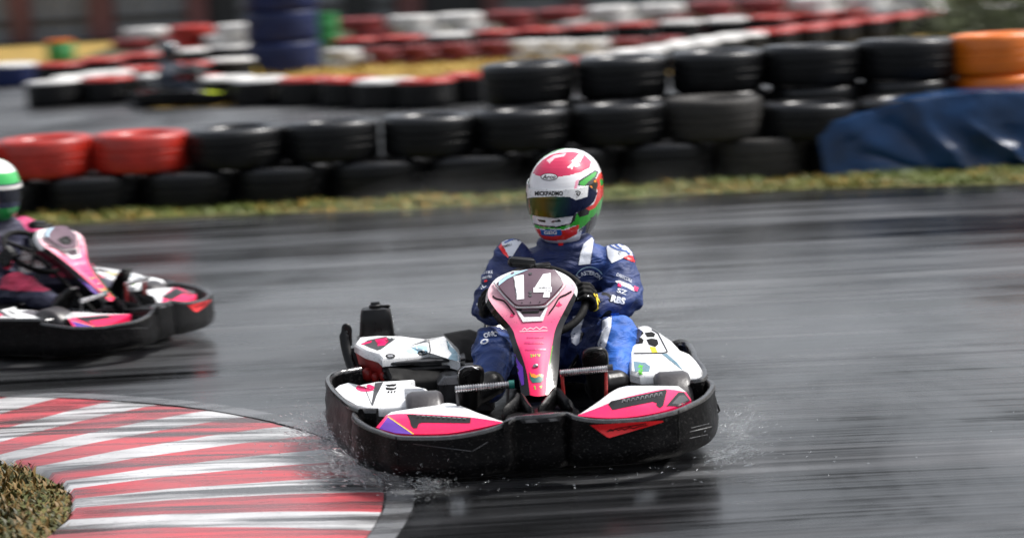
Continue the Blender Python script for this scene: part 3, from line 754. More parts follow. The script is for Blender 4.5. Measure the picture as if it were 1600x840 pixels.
        decal('vent_cell', [[(972+i*7.2, 628.5-i*1.35), (977+i*7.2, 627.3-i*1.35), (976.5+i*7.2, 623-i*1.35), (973.5+i*7.2, 623.5-i*1.35)] for i in range(9)], br, 'steel', K, .004)
        decal('vent_cell', [[(973+i*7.2, 628-i*1.35), (976.6+i*7.2, 627.2-i*1.35), (976+i*7.2, 624-i*1.35), (974-.2+i*7.2, 624.5-i*1.35)] for i in range(9)], br, 'blackmatte', K, .005)
        decal('graphic', [(1041, 634), (1060, 612), (1072, 612), (1081, 623.5), (1062, 634)], br, 'black', K, .0025)
        decal('graphic', [(1050, 630), (1062, 617), (1070, 617), (1076, 624), (1062, 631)], br, 'dark_grey', K, .003)
    # central fairing -------------------------------------------------------------------
    rows = [((815, 619), (828, 616.5), (840, 621), (853, 616.5), (868, 613)), ((808, 577), (822, 577), (839, 578), (856, 579), (873, 573)), ((799.5, 537), (807, 533), (835, 535), (863, 538), (876, 529)),
            ((790, 513), (799, 512), (834, 513), (869, 511), (881, 507)), ((767, 487), (773, 481), (832, 490), (886, 477), (893, 482)), ((758.5, 467), (762, 459), (832, 465), (899, 449), (902.5, 455)),
            ((769, 442), (774, 436), (832, 440), (888, 432), (893, 436)), ((797, 425), (801, 423), (833, 420), (866, 421), (871, 423))]
    secs = []
    for r in rows:
        y0 = r[2][1]; yb = -.68+.42*(620-y0)/200
        q = [KL(x, y, yb+(.012 if i in (1, 3) else .03 if i in (0, 4) else -.012)) for i, (x, y) in enumerate(r)]
        c = q[2]; bk = .07 if y0 > 450 else .05
        L_ = q[0].lerp(c, .12)+V3(0, bk, -.012); R_ = q[4].lerp(c, .12)+V3(0, bk, -.012)
        secs.append([L_]+q+[R_])
    # resample along the height
    cols_ = [catmull([s_[k] for s_ in secs], 42) for k in range(7)]
    g = Geo(); n = 43
    fine = []
    for i in range(n):
        row = [cols_[0][i], cols_[1][i]]
        a, m_, c = cols_[2][i], cols_[3][i], cols_[4][i]
        for k in range(9):
            t = k/8; p = a.lerp(m_, t*2) if t < .5 else m_.lerp(c, t*2-1)
            row.append(a*(1-t)**2*1.0+m_*2*t*(1-t)*1.0+c*t*t)
        row += [cols_[5][i], cols_[6][i]]; fine.append(row)
    m = len(fine[0])
    for q in fine: g.v += q
    for i in range(n-1):
        for j in range(m-1):
            mi_ = 0 if 2 <= j < m-3 else 1
            if i > 27 and j in (1, m-3): mi_ = 2
            if i > 33 and 2 <= j < m-3: mi_ = 2
            g.addf((i*m+j, i*m+j+1, (i+1)*m+j+1, (i+1)*m+j), mi_)
    g.addf(tuple(range(m)), 1); g.addf(tuple((n-1)*m+j for j in range(m)), 2)
    for i in range(n-1): g.addf((i*m, (i+1)*m, (i+1)*m+m-1, i*m+m-1), 1)
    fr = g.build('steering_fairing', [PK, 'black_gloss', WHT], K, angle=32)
    bf = bvh_of(fr)
    # number plate: a separate thin plate standing proud of the fairing
    PL = [(775, 443), (784, 435.5), (800, 425), (815, 421.5), (833, 419), (850, 419.5), (867, 421.5), (876, 433), (880.5, 444), (866, 460), (852, 473.5), (846, 476), (828, 477), (809, 477), (803, 474), (788, 459)]
    def onf(P, off): 
        out = []
        for x, y in P:
            d = rl(x, y); cx, cy = 829, 452
            for s in (1, .97, .93, .88, .8, .6):
                d2 = rl(cx+(x-cx)*s, cy+(y-cy)*s); h = bf.ray_cast(CL, d2)
                if h[0] is not None: break
            dep = (h[0]-CL).dot(d2) if h[0] is not None else 8.6
            out.append(CL+d*(dep/d.dot(d2)-off))
        return out
    g = Geo(); g.slab([KL(x, y, -.68+.42*(620-y)/200-.034) for x, y in PL], .012, inset=.003, direc=rl(829, 450)); pl = g.build('number_plate', st['plate'], K)
    bp = bvh_of(pl)
    if detail:
        if not st.get('number'): decal('smudge', [(806, 452), (826, 447), (848, 446), (850, 460), (830, 468), (808, 464)], bp, 'blackmatte', pl, .0025)
        else:
            decal('lettering', [(802.5, 431.5), (818.3, 428.5), (819, 466.5), (807.3, 468), (805.5, 437), (803.2, 437)], bp, 'white_vinyl', pl, .0025)
            decal('lettering', [[(848.5, 428), (860.5, 426), (860.5, 450.5), (852.5, 450.5), (852, 437), (842, 451.2), (833.5, 452)], [(833.5, 449), (862.2, 447.6), (862, 456), (833.5, 456.5)], [(851.2, 452), (860.2, 452), (858.8, 464.2), (848.3, 464.2)]], bp, 'white_vinyl', pl, .0025)
        decal('tint', [(775.5, 442.5), (800, 425), (826, 420.5), (806, 429), (792, 436), (779, 446)], bp, 'lightblue', pl, .0022)
        decal('bolt_head', [[(828.8+3*math.cos(a*.785), y+1.8*math.sin(a*.785)) for a in range(8)] for y in (427, 461, 456)], bp, 'dark_steel', pl, .003)
        decal('bolt_head', [[(x+1.1*math.cos(a*.785), y+1.0*math.sin(a*.785)) for a in range(8)] for x, y in ((815.5, 472.6), (829, 472.2), (843.5, 471.4))], bp, 'blackmatte', pl, .003)
    else:
        decal('smudge', [(806, 452), (846, 448), (850, 462), (810, 466)], bp, 'black', pl, .0025)
    def strip(P, wd, off, mat, name):
        Q = catmull(onf(P, off), 30); g = Geo(); g.tube(Q, wd, 8, flat=.6); return g.build(name, mat, K)
    strip([(772, 441), (779, 452), (790, 465), (801, 476), (808, 480), (829, 480), (850, 479), (857, 474), (870, 461), (884, 444)], .0045, .010, WHT, 'plate_frame')
    strip([(770, 462), (775, 466), (787, 470), (796, 480), (804, 491)], .003, .004, 'black', 'seam')
    strip([(893, 455), (884, 460), (874, 465), (866, 478), (858, 489)], .003, .004, 'black', 'seam')
    if detail:
        decal('duct', [(806, 483), (852, 481), (848, 494), (814, 495.5)], bf, 'mauve', K, .0025)
        decal('duct_slot', [[(804.5, 481.5), (815, 481), (815.5, 485), (810, 486)], [(842, 480.5), (853, 479.5), (849, 484.5), (843, 485)], [(814.5, 486.5), (843, 485.5), (841.5, 488.8), (816.5, 489.6)]], bf, 'blackmatte', K, .004)
        decal('duct_lip', [[(806.5, 484.5), (811, 485.5), (819, 495), (844, 494.5), (852.5, 480), (856, 479.5), (848.5, 501), (817, 502.5)]], bf, WHT, K, .004)
        decal('graphic', [[(797, 493), (799.5, 489), (802, 491), (803.5, 494), (798, 494.5)], [(868, 477), (872, 474), (873.5, 469.5), (875.5, 474), (879, 475.5), (873.5, 478.5)]], bf, 'hotpink', K, .002)
        rnd = random.Random(5)
        decal('lettering', bars([[(816, 515), (820, 512), (823, 515), (829, 511.5), (833, 514), (838, 510.5), (843, 514), (849, 510), (855, 512)], [(812, 517.5), (856, 516)]], .8), bf, 'white_vinyl', K, .002)
        for y, x0, x1, hh in ((527, 823, 848, 1.6), (535, 820, 850, 3.0), (545.5, 821, 852, 2.6)):
            q = []; x = x0
            while x < x1:
                w_ = rnd.uniform(1.4, 3.4); q.append([(x, y-hh/2), (x+w_, y-hh/2-.1), (x+w_, y+hh/2-.1), (x, y+hh/2)]); x += w_+rnd.uniform(.5, .9)
            decal('lettering', q, bf, 'pinkdeep', K, .002)
        decal('lettering', bars([[(829, 553), (831.5, 556), (829, 557.5)], [(836, 556.5), (837, 552.5)], [(840, 552.5), (841.5, 556.5)]], 1.3), bf, 'limegreen', K, .002)
        decal('lettering', bars([[(833, 553), (834, 557)], [(843.5, 552.5), (843, 556.5)]], 1.2), bf, 'yellow', K, .002)
        decal('graphic', [(827, 580), (831, 584), (834, 583), (838, 586), (843, 583.5), (849, 585), (848.5, 594), (845, 597), (832, 597.5), (828, 591)], bf, 'teal', K, .002)
        decal('graphic', [(827, 580), (831, 584), (834, 583), (838, 586), (843, 583.5), (849, 585), (848.8, 589), (842, 587.5), (836, 590), (830, 588)], bf, 'orange', K, .0026)
        decal('lettering', bars([[(835, 602), (836.5, 608)], [(843, 604), (847, 602)], [(845, 606), (846, 603)]], 1.6), bf, 'limegreen', K, .002)
        g = Geo(); c = onf([(837, 571.5)], .003)[0]; g.ell(c, .010, .006, .008, 10); g.build('bolt', 'steel', K)
        decal('trim_line', bars([[(854.5, 612), (857, 580), (863.5, 540)]], 1.0), bf, 'limegreen', K, .002)
        bs = bf
        decal('graphic', [(880, 512), (884, 500), (889, 489), (891, 492), (886, 506), (882, 514)], bs, 'limegreen', K, .002)
        decal('graphic', [(881, 506), (886, 494), (888.5, 494), (885, 505)], bs, 'orange', K, .003)
        decal('graphic', [(800, 541), (809, 562), (817, 573), (819, 600), (815, 602), (808, 578)], bs, 'purple', K, .002)
    # dash box and steering wheel ------------------------------------------------------
    g = Geo(); c = KL(815, 410, -.20); g.box(c, (.095, .06, .034), bev=.014, rot=Matrix.Rotation(R(8), 3, 'Y') @ Matrix.Rotation(R(-15), 3, 'X'))
    c2 = KL(848, 414, -.19); g.box(c2, (.055, .05, .012), bev=.004, rot=Matrix.Rotation(R(-3), 3, 'Y'))
    g.tube([KL(832, 414, -.2), KL(835, 424, -.2)], .006); g.build('dash_display', 'black', K)
    WC = KL(842, 470, -.10); N = V3(0, -.60, .80).normalized(); U = V3(1, 0, 0); T = N.cross(U)
    g = Geo(); g.tube([WC+(U*math.cos(a)+T*math.sin(a))*.165 for a in [2*math.pi*k/48 for k in range(48)]], .014, 10, ring=True)
    for a in (0, 2.3, 3.9): g.tube([WC, WC+(U*math.cos(a)+T*math.sin(a))*.16], .010, 6)
    g.tube([WC, V3(WC.x, -.55, .12)], .011, 8); g.build('steering_wheel', 'blackmatte', K)
    # pedals -----------------------------------------------------------------------------
    for x0, y0, x1, y1, cap in ((711, 608, 796, 600.5, 'teal'), (875, 583, 950, 575.5, 'dark_steel')):
        a, b_ = KL(x0, y0, -.70), KL(x1, y1, -.70); g = Geo()
        nP = 66; P_ = [a.lerp(b_, k/nP) for k in range(nP+1)]; g.tube(P_, [.0125 if k % 3 else .0095 for k in range(nP+1)], 12)
        pd = g.build('pedal', 'steel', K)
        g = Geo(); g.tube([b_-(b_-a).normalized()*.002, b_+(b_-a).normalized()*.016], .0145, 12); g.build('end_cap', cap, pd)
        for p_, s_ in ((a, 1), (b_, -1)):
            g = Geo(); g.tube([p_+V3(.006*s_, 0, 0), p_+V3(.01*s_, .01, -.1), V3(p_.x+.02*s_, p_.y+.02, .09)], .006, 8); g.build('pedal_arm', 'dark_steel' if cap == 'teal' else 'red_pl', pd)
    # seat ---------------------------------------------------------------------------------
    g = Geo(); secs = []
    for t in range(13):
        q = t/12; y = .02+.50*q+.10*max(0, q-.5); z = .11+(.27*max(0, q-.45)/.55 if q > .45 else .06*(1-q/.45)); hw = .15+.03*math.sin(q*3.1)
        wy, wz = (-.08, .02) if q > .45 else (0, .15)
        secs.append([V3(.06+hw+.015, y+wy, z+wz), V3(.06+hw, y+wy*.5, z+wz*.5), V3(.06+hw*.7, y, z+.01), V3(.06, y+.005, z), V3(.06-hw*.7, y, z+.01), V3(.06-hw, y+wy*.5, z+wz*.5), V3(.06-hw-.015, y+wy, z+wz)])
    g.loft(secs, False, False); so = g.build('seat', 'black_gloss', K, angle=None); md = so.modifiers.new('solidify', 'SOLIDIFY'); md.thickness = .012
    g = Geo(); g.slab([KL(x, y, yy) for x, y, yy in ((694, 523, .22), (734, 516, .26), (746, 520, .26), (738, 565, .1), (722, 560, .05), (716, 545, .1))], .03, inset=.004, direc=V3(0, 1, 0)); g.build('seat_mount', 'blackmatte', K)
    # engine side (driver's right) -----------------------------------------------------------
    g = Geo()
    for k in range(7): g.box((-.36, .12, .11+k*.024), (.30, .26, .012), bev=.003)
    g.box((-.36, .12, .17), (.24, .2, .18), bev=.01); g.box((-.22, -.10, .15), (.2, .18, .14), bev=.02); g.build('engine', 'dark_steel', K)
    A = [KZ(*q) for q in ((553, 537, .31), (561, 526, .32), (588, 523.5, .325), (625, 523.5, .325), (648, 526, .32), (668, 528.5, .316), (696, 524, .312), (707, 537, .295), (719, 552, .272), (719, 566, .252), (695, 560, .258), (670, 554, .268), (633, 557, .274), (597, 560, .278), (590, 553, .288), (570, 547, .298))]
    g = Geo(); g.slab(A, .03, inset=.008); cv = g.build('engine_cover', WHT, K)
    bc = bvh_of(cv)
    if detail:
        decal('graphic', [(566, 537), (575, 531), (607, 524.6), (624, 524.5), (612, 533), (596, 545), (590, 547), (578, 543)], bc, 'dark_grey', K, .002)
        decal('graphic', [[(564, 536.5), (581, 531.5), (580, 534.5), (566, 538.5)], [(586, 530), (604, 527), (599, 534), (607, 532), (601, 539), (590, 540), (597, 531.5), (588, 534)]], bc, 'hotpink', K, .003)
        decal('graphic', [(696, 525), (704, 533), (718, 551), (718.5, 565), (700, 560), (706, 552), (700, 545), (704, 540)], bc, 'bluegrey', K, .002)
        decal('tint', [(640, 552), (668, 552), (668, 541), (655, 538), (634, 547)], bc, 'lightblue', K, .0018)
        decal('seam', bars([[(670, 530), (672.5, 547), (671, 553)]], 1.6), bc, 'black', K, .003)
        for x, y in ((610, 555.5), (660, 551)):
            decal('bolt_ring', [[(x+8*math.cos(a*.5236), y+3.4*math.sin(a*.5236)) for a in range(12)]], bc, 'black', K, .003)
            decal('bolt_head', [[(x+4.6*math.cos(a*.5236), y+1.9*math.sin(a*.5236)) for a in range(12)]], bc, 'steel', K, .004)
    g = Geo(); Q = [KZ(*q) for q in ((554, 540, .285), (572, 549, .275), (596, 561, .262), (604, 548, .27), (580, 530, .29))]; g.slab(Q, .075, inset=.01); g.build('fuel_tank', 'red_pl', K)
    g = Geo()
    A = [KZ(*q) for q in ((597, 561, .262), (633, 558, .258), (670, 556, .25), (696, 562, .24), (690, 592, .2), (640, 596, .2), (610, 590, .22))]
    g.slab(A, .10, inset=.01); g.build('side_cowl', 'blackmatte', K)
    # airbox
    g = Geo(); secs = []
    c = KL(589.5, 527, .30)
    for z, hx, hy in ((0, .064, .055), (.012, .066, .057), (.07, .060, .052), (.098, .056, .048), (.110, .050, .042), (.114, .03, .03)):
        q = []
        for k in range(24):
            a = 2*math.pi*k/24; q.append(c+V3(math.copysign(abs(math.cos(a))**.4, math.cos(a))*hx, math.copysign(abs(math.sin(a))**.4, math.sin(a))*hy, z))
        secs.append(q)
    g.loft(secs); ab = g.build('airbox', 'black_pl' if False else 'black', K)
    g = Geo(); g.lathe([(.001, .135), (.016, .134), (.018, .126), (.024, .122), (.024, .114), (.001, .112)], 16, c=c); g.box(c+V3(.03, 0, .116), (.05, .012, .01), bev=.003); g.build('filler_cap', 'black', ab)
    g = Geo(); g.box(c+V3(0, 0, -.006), (.15, .12, .018), bev=.008); g.build('airbox_base', 'black', ab)
    g = Geo(); P_ = catmull([KL(547, 540, .20), KL(546, 516, .2), KL(541, 509, .2), KL(537.5, 514, .2), KL(539, 535, .19), KL(545, 560, .16), KL(556, 590, .1)], 24)
    g.tube(P_, [.008]*4+[.010]*10+[.018]*11, 10, flat=.55); g.tube([KL(549, 545, .2), KL(556, 570, .18), KL(564, 596, .12)], .016, 8, flat=.6); g.build('belt_guard', 'black', K)
    g = Geo()
    for x, y, yy, r_ in ((574, 585, .1, .022), (586, 590, .08, .016), (600, 588, .05, .016)): g.ell(KL(x, y, yy), r_, r_, r_*1.2, 10)
    g.build('engine_fitting', 'red_pl', K)
    # driver's-right side panel
    A = [KZ(*q) for q in ((521, 607, .235), (529, 601, .24), (543, 597, .25), (560, 601, .25), (588, 595, .262), (620, 593.5, .265), (648, 592, .262), (640, 600, .25), (668, 607, .24), (681, 632, .215), (640, 636, .21), (600, 637, .21), (578, 636, .215), (556, 633, .22), (536, 622, .225))]
    g = Geo(); g.slab(A, .03, inset=.006); sp_ = g.build('side_panel', WHT, K); bsd = bvh_of(sp_)
    if detail:
        decal('graphic', [[(556+15+15*math.cos(a*.5236), 605.5+6*math.sin(a*.5236)) for a in range(12)]], bsd, 'hotpink', K, .002)
        decal('graphic', [(580, 632), (586, 598), (599, 596), (588, 618), (583, 633)], bsd, 'dark_grey', K, .0022)
        decal('graphic', bars([[(568, 600), (580, 630)]], 1.0), bsd, 'dark_grey', K, .003)
        decal('lettering', [[(602, 600.5), (620, 599), (618, 602), (606, 603)], [(602, 604), (606, 605), (616, 605.5), (620, 603), (619, 607), (612, 609), (604, 608)], [(606, 610.5), (609, 610), (608, 613), (605, 613.5)], [(611, 610.5), (613.5, 610), (613, 613), (610, 613.5)], [(616, 610), (618.5, 609.5), (617.5, 612.5), (615, 613)]], bsd, 'blackmatte', K, .0025)
        decal('graphic', [(632, 607), (664, 606), (668, 609), (678, 630), (655, 632), (650, 622), (632, 622)], bsd, 'steel', K, .002)
    # fuel side panel on the driver's left
    A = [KZ(*q) for q in ((992, 511, .34), (1003, 507.5, .342), (1012, 508, .34), (1027, 516.5, .332), (1050, 531, .315), (1065, 545, .30), (1082, 553, .285), (1092, 565, .268), (1098, 576, .258), (1097, 583, .252), (1074, 591.5, .242), (1050, 590, .244), (1022, 584, .255), (1000, 584, .258), (984, 580, .262), (982, 545, .30))]
    g = Geo(); g.slab(A, .035, inset=.012); rp_ = g.build('side_panel', WHT, K); brd = bvh_of(rp_)
    if detail:
        decal('vent_hole', [[(995, 517), (1003, 516), (1006, 520), (1002, 524), (995, 524)], [(1007, 519.5), (1018, 518), (1024, 521), (1022, 526), (1011, 526)], [(1010, 530), (1018, 528), (1027, 530), (1029, 537), (1024, 541.5), (1014, 538)], [(993, 528), (1002, 527), (1006, 531), (1004, 536), (993, 537)]], brd, 'blackmatte', K, .003)
        decal('seam', bars([[(1018, 514), (1028, 520), (1043, 549), (1036, 551), (990, 551.5)]], 1.8), brd, 'black', K, .0035)
        decal('graphic', [(1015, 541), (1024, 542), (1027.5, 550), (1019, 550.5)], brd, 'yellow', K, .004)
        decal('graphic', [(1034, 552), (1042, 552), (1058, 566), (1067, 578), (1054, 568)], brd, 'bluegrey', K, .003)
        decal('graphic', [(990, 564), (1008, 566), (1016, 572), (1014, 580), (992, 580)], brd, 'bluegrey', K, .003)
        decal('graphic', bars([[(999, 569), (1003, 574), (998, 580), (1004, 584)], [(997, 573), (1005, 571)], [(999, 585), (1004, 577)]], 2.2), brd, 'limegreen', K, .004)
    g = Geo(); A = [KL(1119, 646, -.45), KL(1124, 641, -.44), KL(1121, 632, -.44), KL(1114, 628, -.44)]; g.tube(A, .004, 6); g.build('loose_strap', 'black', K)
    tag(K, st['label'], 'kart'); return K

# ------------------------------------------------------------------ the drivers
def remesh(g, name, voxel, smooth_it=4):
    o = g.build(name, 'suit', None, angle=None)
    md = o.modifiers.new('r', 'REMESH'); md.mode = 'VOXEL'; md.voxel_size = voxel
    m2 = o.modifiers.new('s', 'SMOOTH'); m2.factor = .5; m2.iterations = smooth_it
    bpy.context.view_layer.update()
    me = bpy.data.meshes.new_from_object(o.evaluated_get(bpy.context.evaluated_depsgraph_get()))
    bpy.data.objects.remove(o); return me

HC = KL(884, 304, .30)                                             # helmet centre
SHL, SHR = KL(800, 404, .25), KL(963, 410, .25)                    # shoulders (photo left, photo right)
ELL, ELR = KL(766, 478, .12), KL(974, 470, .10)
WRL, WRR = KL(777, 483, -.03), KL(932, 477, -.05)
HIL, HIR = KL(815, 565, .22), KL(915, 560, .22)
KNL, KNR = KL(771, 545, -.14), KL(966, 524, -.14)
ANL, ANR = KL(768, 610, -.46), KL(964, 608, -.46)
def body_geo():
    g = Geo(); secs = []
    for px, py, y, rx, ry in ((866, 590, .32, .15, .12), (866, 560, .33, .18, .15), (868, 520, .34, .185, .15), (872, 480, .33, .185, .15), (877, 440, .31, .20, .145), (881, 410, .29, .205, .13), (883, 392, .28, .16, .105), (884, 382, .28, .10, .085), (884, 372, .28, .078, .078), (884, 350, .29, .070, .072)):
        c = KL(px, py, y); secs.append([c+V3(rx*math.copysign(abs(math.cos(a))**.85, math.cos(a)), ry*math.sin(a), 0) for a in [2*math.pi*k/28 for k in range(28)]])
    g.loft(secs)
    nc = KL(884, 377, .275); g.tube([nc+V3(.088*math.cos(a), .085*math.sin(a), .012*math.sin(a)) for a in [2*math.pi*k/24 for k in range(24)]], .017, 8, ring=True)
    for s, e, w_, side in ((SHL, ELL, WRL, -1), (SHR, ELR, WRR, 1)):
        g.ell(s, .072, .076, .068); g.capsule(s, s.lerp(e, .5), .072, .068); g.capsule(s.lerp(e, .5), e, .072, .060); g.capsule(e, e.lerp(w_, .55), .060, .054); g.capsule(e.lerp(w_, .55), w_, .054, .042)
    for h, k, a in ((HIL, KNL, ANL), (HIR, KNR, ANR)):
        g.capsule(h, h.lerp(k, .5), .098, .088); g.capsule(h.lerp(k, .5), k, .088, .072); g.ell(k, .074, .07, .074); m_ = k.lerp(a, .4)+V3(0, .02, 0); g.capsule(k, m_, .070, .064); g.capsule(m_, a, .064, .044)
    return g
BODY = remesh(body_geo(), 'b', .0065, 6)
def wrinkle(me):
    nrm = [v.normal.copy() for v in me.vertices]
    ctr = [ELL, ELR, KNL, KNR, HIL, HIR, KL(866, 530, .2)]
    for v, nn in zip(me.vertices, nrm):
        p = v.co; k = max(math.exp(-((p-c).length/.13)**2) for c in ctr)
        q = noise.noise(Vector((p.x*14, p.y*14, p.z*30)))*.55+noise.noise(Vector((p.x*26+p.z*20, p.y*22, p.z*24)))*.45
        r = 1-abs(noise.noise(Vector((p.x*9+p.z*6, p.y*9, p.z*15+4))))*2
        r2 = 1-abs(noise.noise(Vector((p.x*17-p.z*9+2, p.y*15, p.z*19-3))))*2.4
        v.co = p + nn*((.004+.010*k)*q + (.005+.012*k)*(r*abs(r)-.3) + (.002+.006*k)*max(0, r2))
wrinkle(BODY)

def paint_mesh(me, fn, name='Col'):
    a = me.color_attributes.new(name, 'FLOAT_COLOR', 'CORNER')
    import numpy as np
    arr = [0.0]*(len(me.loops)*4)
    for p in me.polygons:
        c = fn(p.center, p.normal)
        for li in p.loop_indices: arr[li*4:li*4+4] = (*c, 1)
    a.data.foreach_set('color', arr)
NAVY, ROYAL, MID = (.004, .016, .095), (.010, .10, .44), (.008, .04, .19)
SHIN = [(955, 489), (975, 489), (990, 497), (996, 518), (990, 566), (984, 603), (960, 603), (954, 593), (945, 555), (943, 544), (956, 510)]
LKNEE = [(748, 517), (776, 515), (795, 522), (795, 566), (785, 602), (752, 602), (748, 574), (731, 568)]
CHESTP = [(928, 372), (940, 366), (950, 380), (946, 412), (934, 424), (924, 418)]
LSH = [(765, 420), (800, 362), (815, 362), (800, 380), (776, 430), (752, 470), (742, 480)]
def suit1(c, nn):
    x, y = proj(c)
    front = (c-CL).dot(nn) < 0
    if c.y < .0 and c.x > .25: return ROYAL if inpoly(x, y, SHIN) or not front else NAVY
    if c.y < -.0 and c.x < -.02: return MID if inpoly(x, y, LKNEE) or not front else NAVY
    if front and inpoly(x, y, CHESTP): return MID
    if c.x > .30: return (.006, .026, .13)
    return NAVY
def driver_body(kloc, kyaw, fn, label):
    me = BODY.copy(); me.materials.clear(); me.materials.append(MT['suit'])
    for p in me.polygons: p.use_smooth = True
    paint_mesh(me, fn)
    o = bpy.data.objects.new('person', me); COL.objects.link(o); o.location = kloc; o.rotation_euler = (0, 0, kyaw)
    return tag(o, label, 'person')

def gloves(pr, mat='blackmatte', detail=True):
    WC = KL(842, 470, -.10); N = V3(0, -.60, .80).normalized(); U = V3(1, 0, 0); T = N.cross(U)
    for side, wr, el in ((-1, WRL, ELL), (1, WRR, ELR)):
        g = Geo(); u = U*side; rc = WC+u*.165+T*.01              # where the rim is gripped
        kn = []
        pc = rc+u*.030-N*.022                                       # palm centre, outside and behind the rim
        for i in range(4):
            off = T*((1.5-i)*.0215); r_ = .030+(.001 if i in (1, 2) else 0); rr = .0098 if i < 3 else .0085
            P_ = []
            for ang in (160, 110, 60, 15, -30, -75)[:6 if i < 3 else 5]:
                a = R(ang); P_.append(rc+off+u*(r_*math.cos(R(ang-60)))*1.0+N*(r_*math.sin(R(150-ang))*1.0))
            P_ = [rc+off+u*r_*math.cos(R(a))+N*r_*math.sin(R(a)) for a in (-35, 10, 55, 100, 145, 185)[:6 if i < 3 else 5]]
            for k, (a, b_) in enumerate(zip(P_[:-1], P_[1:])): g.capsule(a, b_, rr*(1.12-.05*k), rr*(1.07-.05*k), 10)
            g.ell(P_[0]+u*.006, .014, .014, .012, 8); kn.append(P_[0])
        g.capsule(pc+T*.03, pc-T*.03, .021, .019); g.capsule(pc+T*.02-N*.01, wr.lerp(pc, .45), .024, .027); g.capsule(pc-T*.02-N*.01, wr.lerp(pc, .45), .022, .027)
        g.capsule(wr.lerp(pc, .5), wr, .030, .036); g.capsule(wr, wr.lerp(el, .22), .040, .046)
        th = [pc+T*.024-N*.014, rc+T*.046-N*.030+u*.004, rc+T*.058-N*.016-u*.016, rc+T*.056+N*.004-u*.026]
        for k, (a, b_) in enumerate(zip(th[:-1], th[1:])): g.capsule(a, b_, .0145-.0012*k, .0132-.0012*k, 10)
        me = remesh(g, 'glove', .0034, 2); me.name = 'glove'; me.materials.clear(); me.materials.append(MT[mat])
        for p in me.polygons: p.use_smooth = True
        o = bpy.data.objects.new('glove', me); COL.objects.link(o); o.parent = pr
        if detail and side == 1:
            bv = bvh_of(o)
            decal('stripe', bars([[(928, 458), (933, 468), (935, 478), (931, 489)], [(932, 459), (938, 469), (940, 479), (935, 489)], [(929, 461), (941, 474)], [(926, 488), (938, 480)]], 1.8), bv, 'yellow', o, .002, 3)
            decal('stud', [[(x+1.1*math.cos(a*.785), y+1.1*math.sin(a*.785)) for a in range(8)] for x, y in ((919, 462), (919, 473), (903, 466))], bv, 'white_vinyl', o, .002, 3)
def boots(pr, detail=True):
    for heel, toe, an in ((KL(737, 640, -.52), KL(736, 576, -.625), ANL), (KL(937, 625, -.52), KL(929, 547, -.625), ANR)):
        g = Geo(); d = toe-heel; L_ = d.length; d.normalize(); sd_ = V3(1, 0, 0); sd_ = (sd_-d*sd_.dot(d)).normalized(); up = sd_.cross(d)
        if up.y < 0: up = -up                                       # away from the camera: the top of the foot
        secs = []
        for t, hw, th in ((-.04, .022, .05), (.0, .034, .075), (.12, .038, .085), (.35, .037, .075), (.6, .045, .058), (.8, .047, .046), (.92, .041, .036), (.98, .028, .026), (1.0, .012, .012)):
            c = heel+d*(t*L_); secs.append([c+sd_*hw*math.copysign(abs(math.cos(a))**.8, math.cos(a))+up*(th*.5+th*.5*math.copysign(abs(math.sin(a))**.7, math.sin(a))) for a in [2*math.pi*k/24 for k in range(24)]])
        g.loft(secs); g.capsule(heel+d*(.12*L_)+up*.045, an+V3(0, 0, .02), .046, .050)
        me = remesh(g, 'boot', .005, 3); me.name = 'boot'; me.materials.clear(); me.materials.append(MT['black'])
        for p in me.polygons: p.use_smooth = True
        o = bpy.data.objects.new('boot', me); COL.objects.link(o); o.parent = pr
        if detail:
            bv = bvh_of(o)
            if heel.x < 0:
                decal('emblem', bars([[(720, 588), (724, 580), (730, 577), (737, 577), (733, 580), (727, 583), (723, 589), (720, 588)], [(721, 590), (728, 586), (735, 582)]], 1.0), bv, 'dark_steel', o, .002, 4)
                decal('trim_line', bars([[(715, 590), (718, 578), (726, 572.5), (738, 571.5), (748, 577)]], 1.3), bv, 'steel', o, .002, 4)
            else:
                decal('emblem', bars([[(915, 554), (924, 551), (930, 549), (936, 551), (942, 553), (936, 555), (931, 560), (927, 556), (918, 556), (915, 554)]], 1.0), bv, 'dark_steel', o, .002, 4)
                decal('trim_line', bars([[(909, 560), (913, 550), (921, 544.5), (933, 543.5), (942, 548), (947, 557)]], 1.0), bv, 'dark_steel', o, .002, 4)

HROT = Matrix.Rotation(R(-24), 3, 'Z') @ Matrix.Rotation(R(7), 3, 'X') @ Matrix.Rotation(R(2), 3, 'Y')
HTAB = [(-.92, .076, .116, .052), (-.8, .092, .148, .072), (-.6, .107, .165, .100), (-.35, .120, .168, .132), (-.1, .127, .165, .160), (.15, .128, .160, .170), (.4, .122, .148, .172), (.62, .107, .126, .158), (.8, .083, .097, .124), (.92, .054, .064, .082), (.98, .027, .032, .04), (1.0, .001, .001, .001)]
def hpt(az, h, off=0.0):
    for (h0, *a), (h1, *b) in zip(HTAB[:-1], HTAB[1:]):
        if h <= h1: break
    t = (h-h0)/(h1-h0); W, Fr, B = [x+(y-x)*t for x, y in zip(a, b)]
    s, c = math.sin(az), math.cos(az); e = .88
    x = W*math.copysign(abs(s)**e, s); y = -(Fr if c > 0 else B)*math.copysign(abs(c)**e, c)
    k = 1.04; p = V3(x, y, .165*h)*k
    if off: p *= 1+off/max(p.length, .05)
    return p
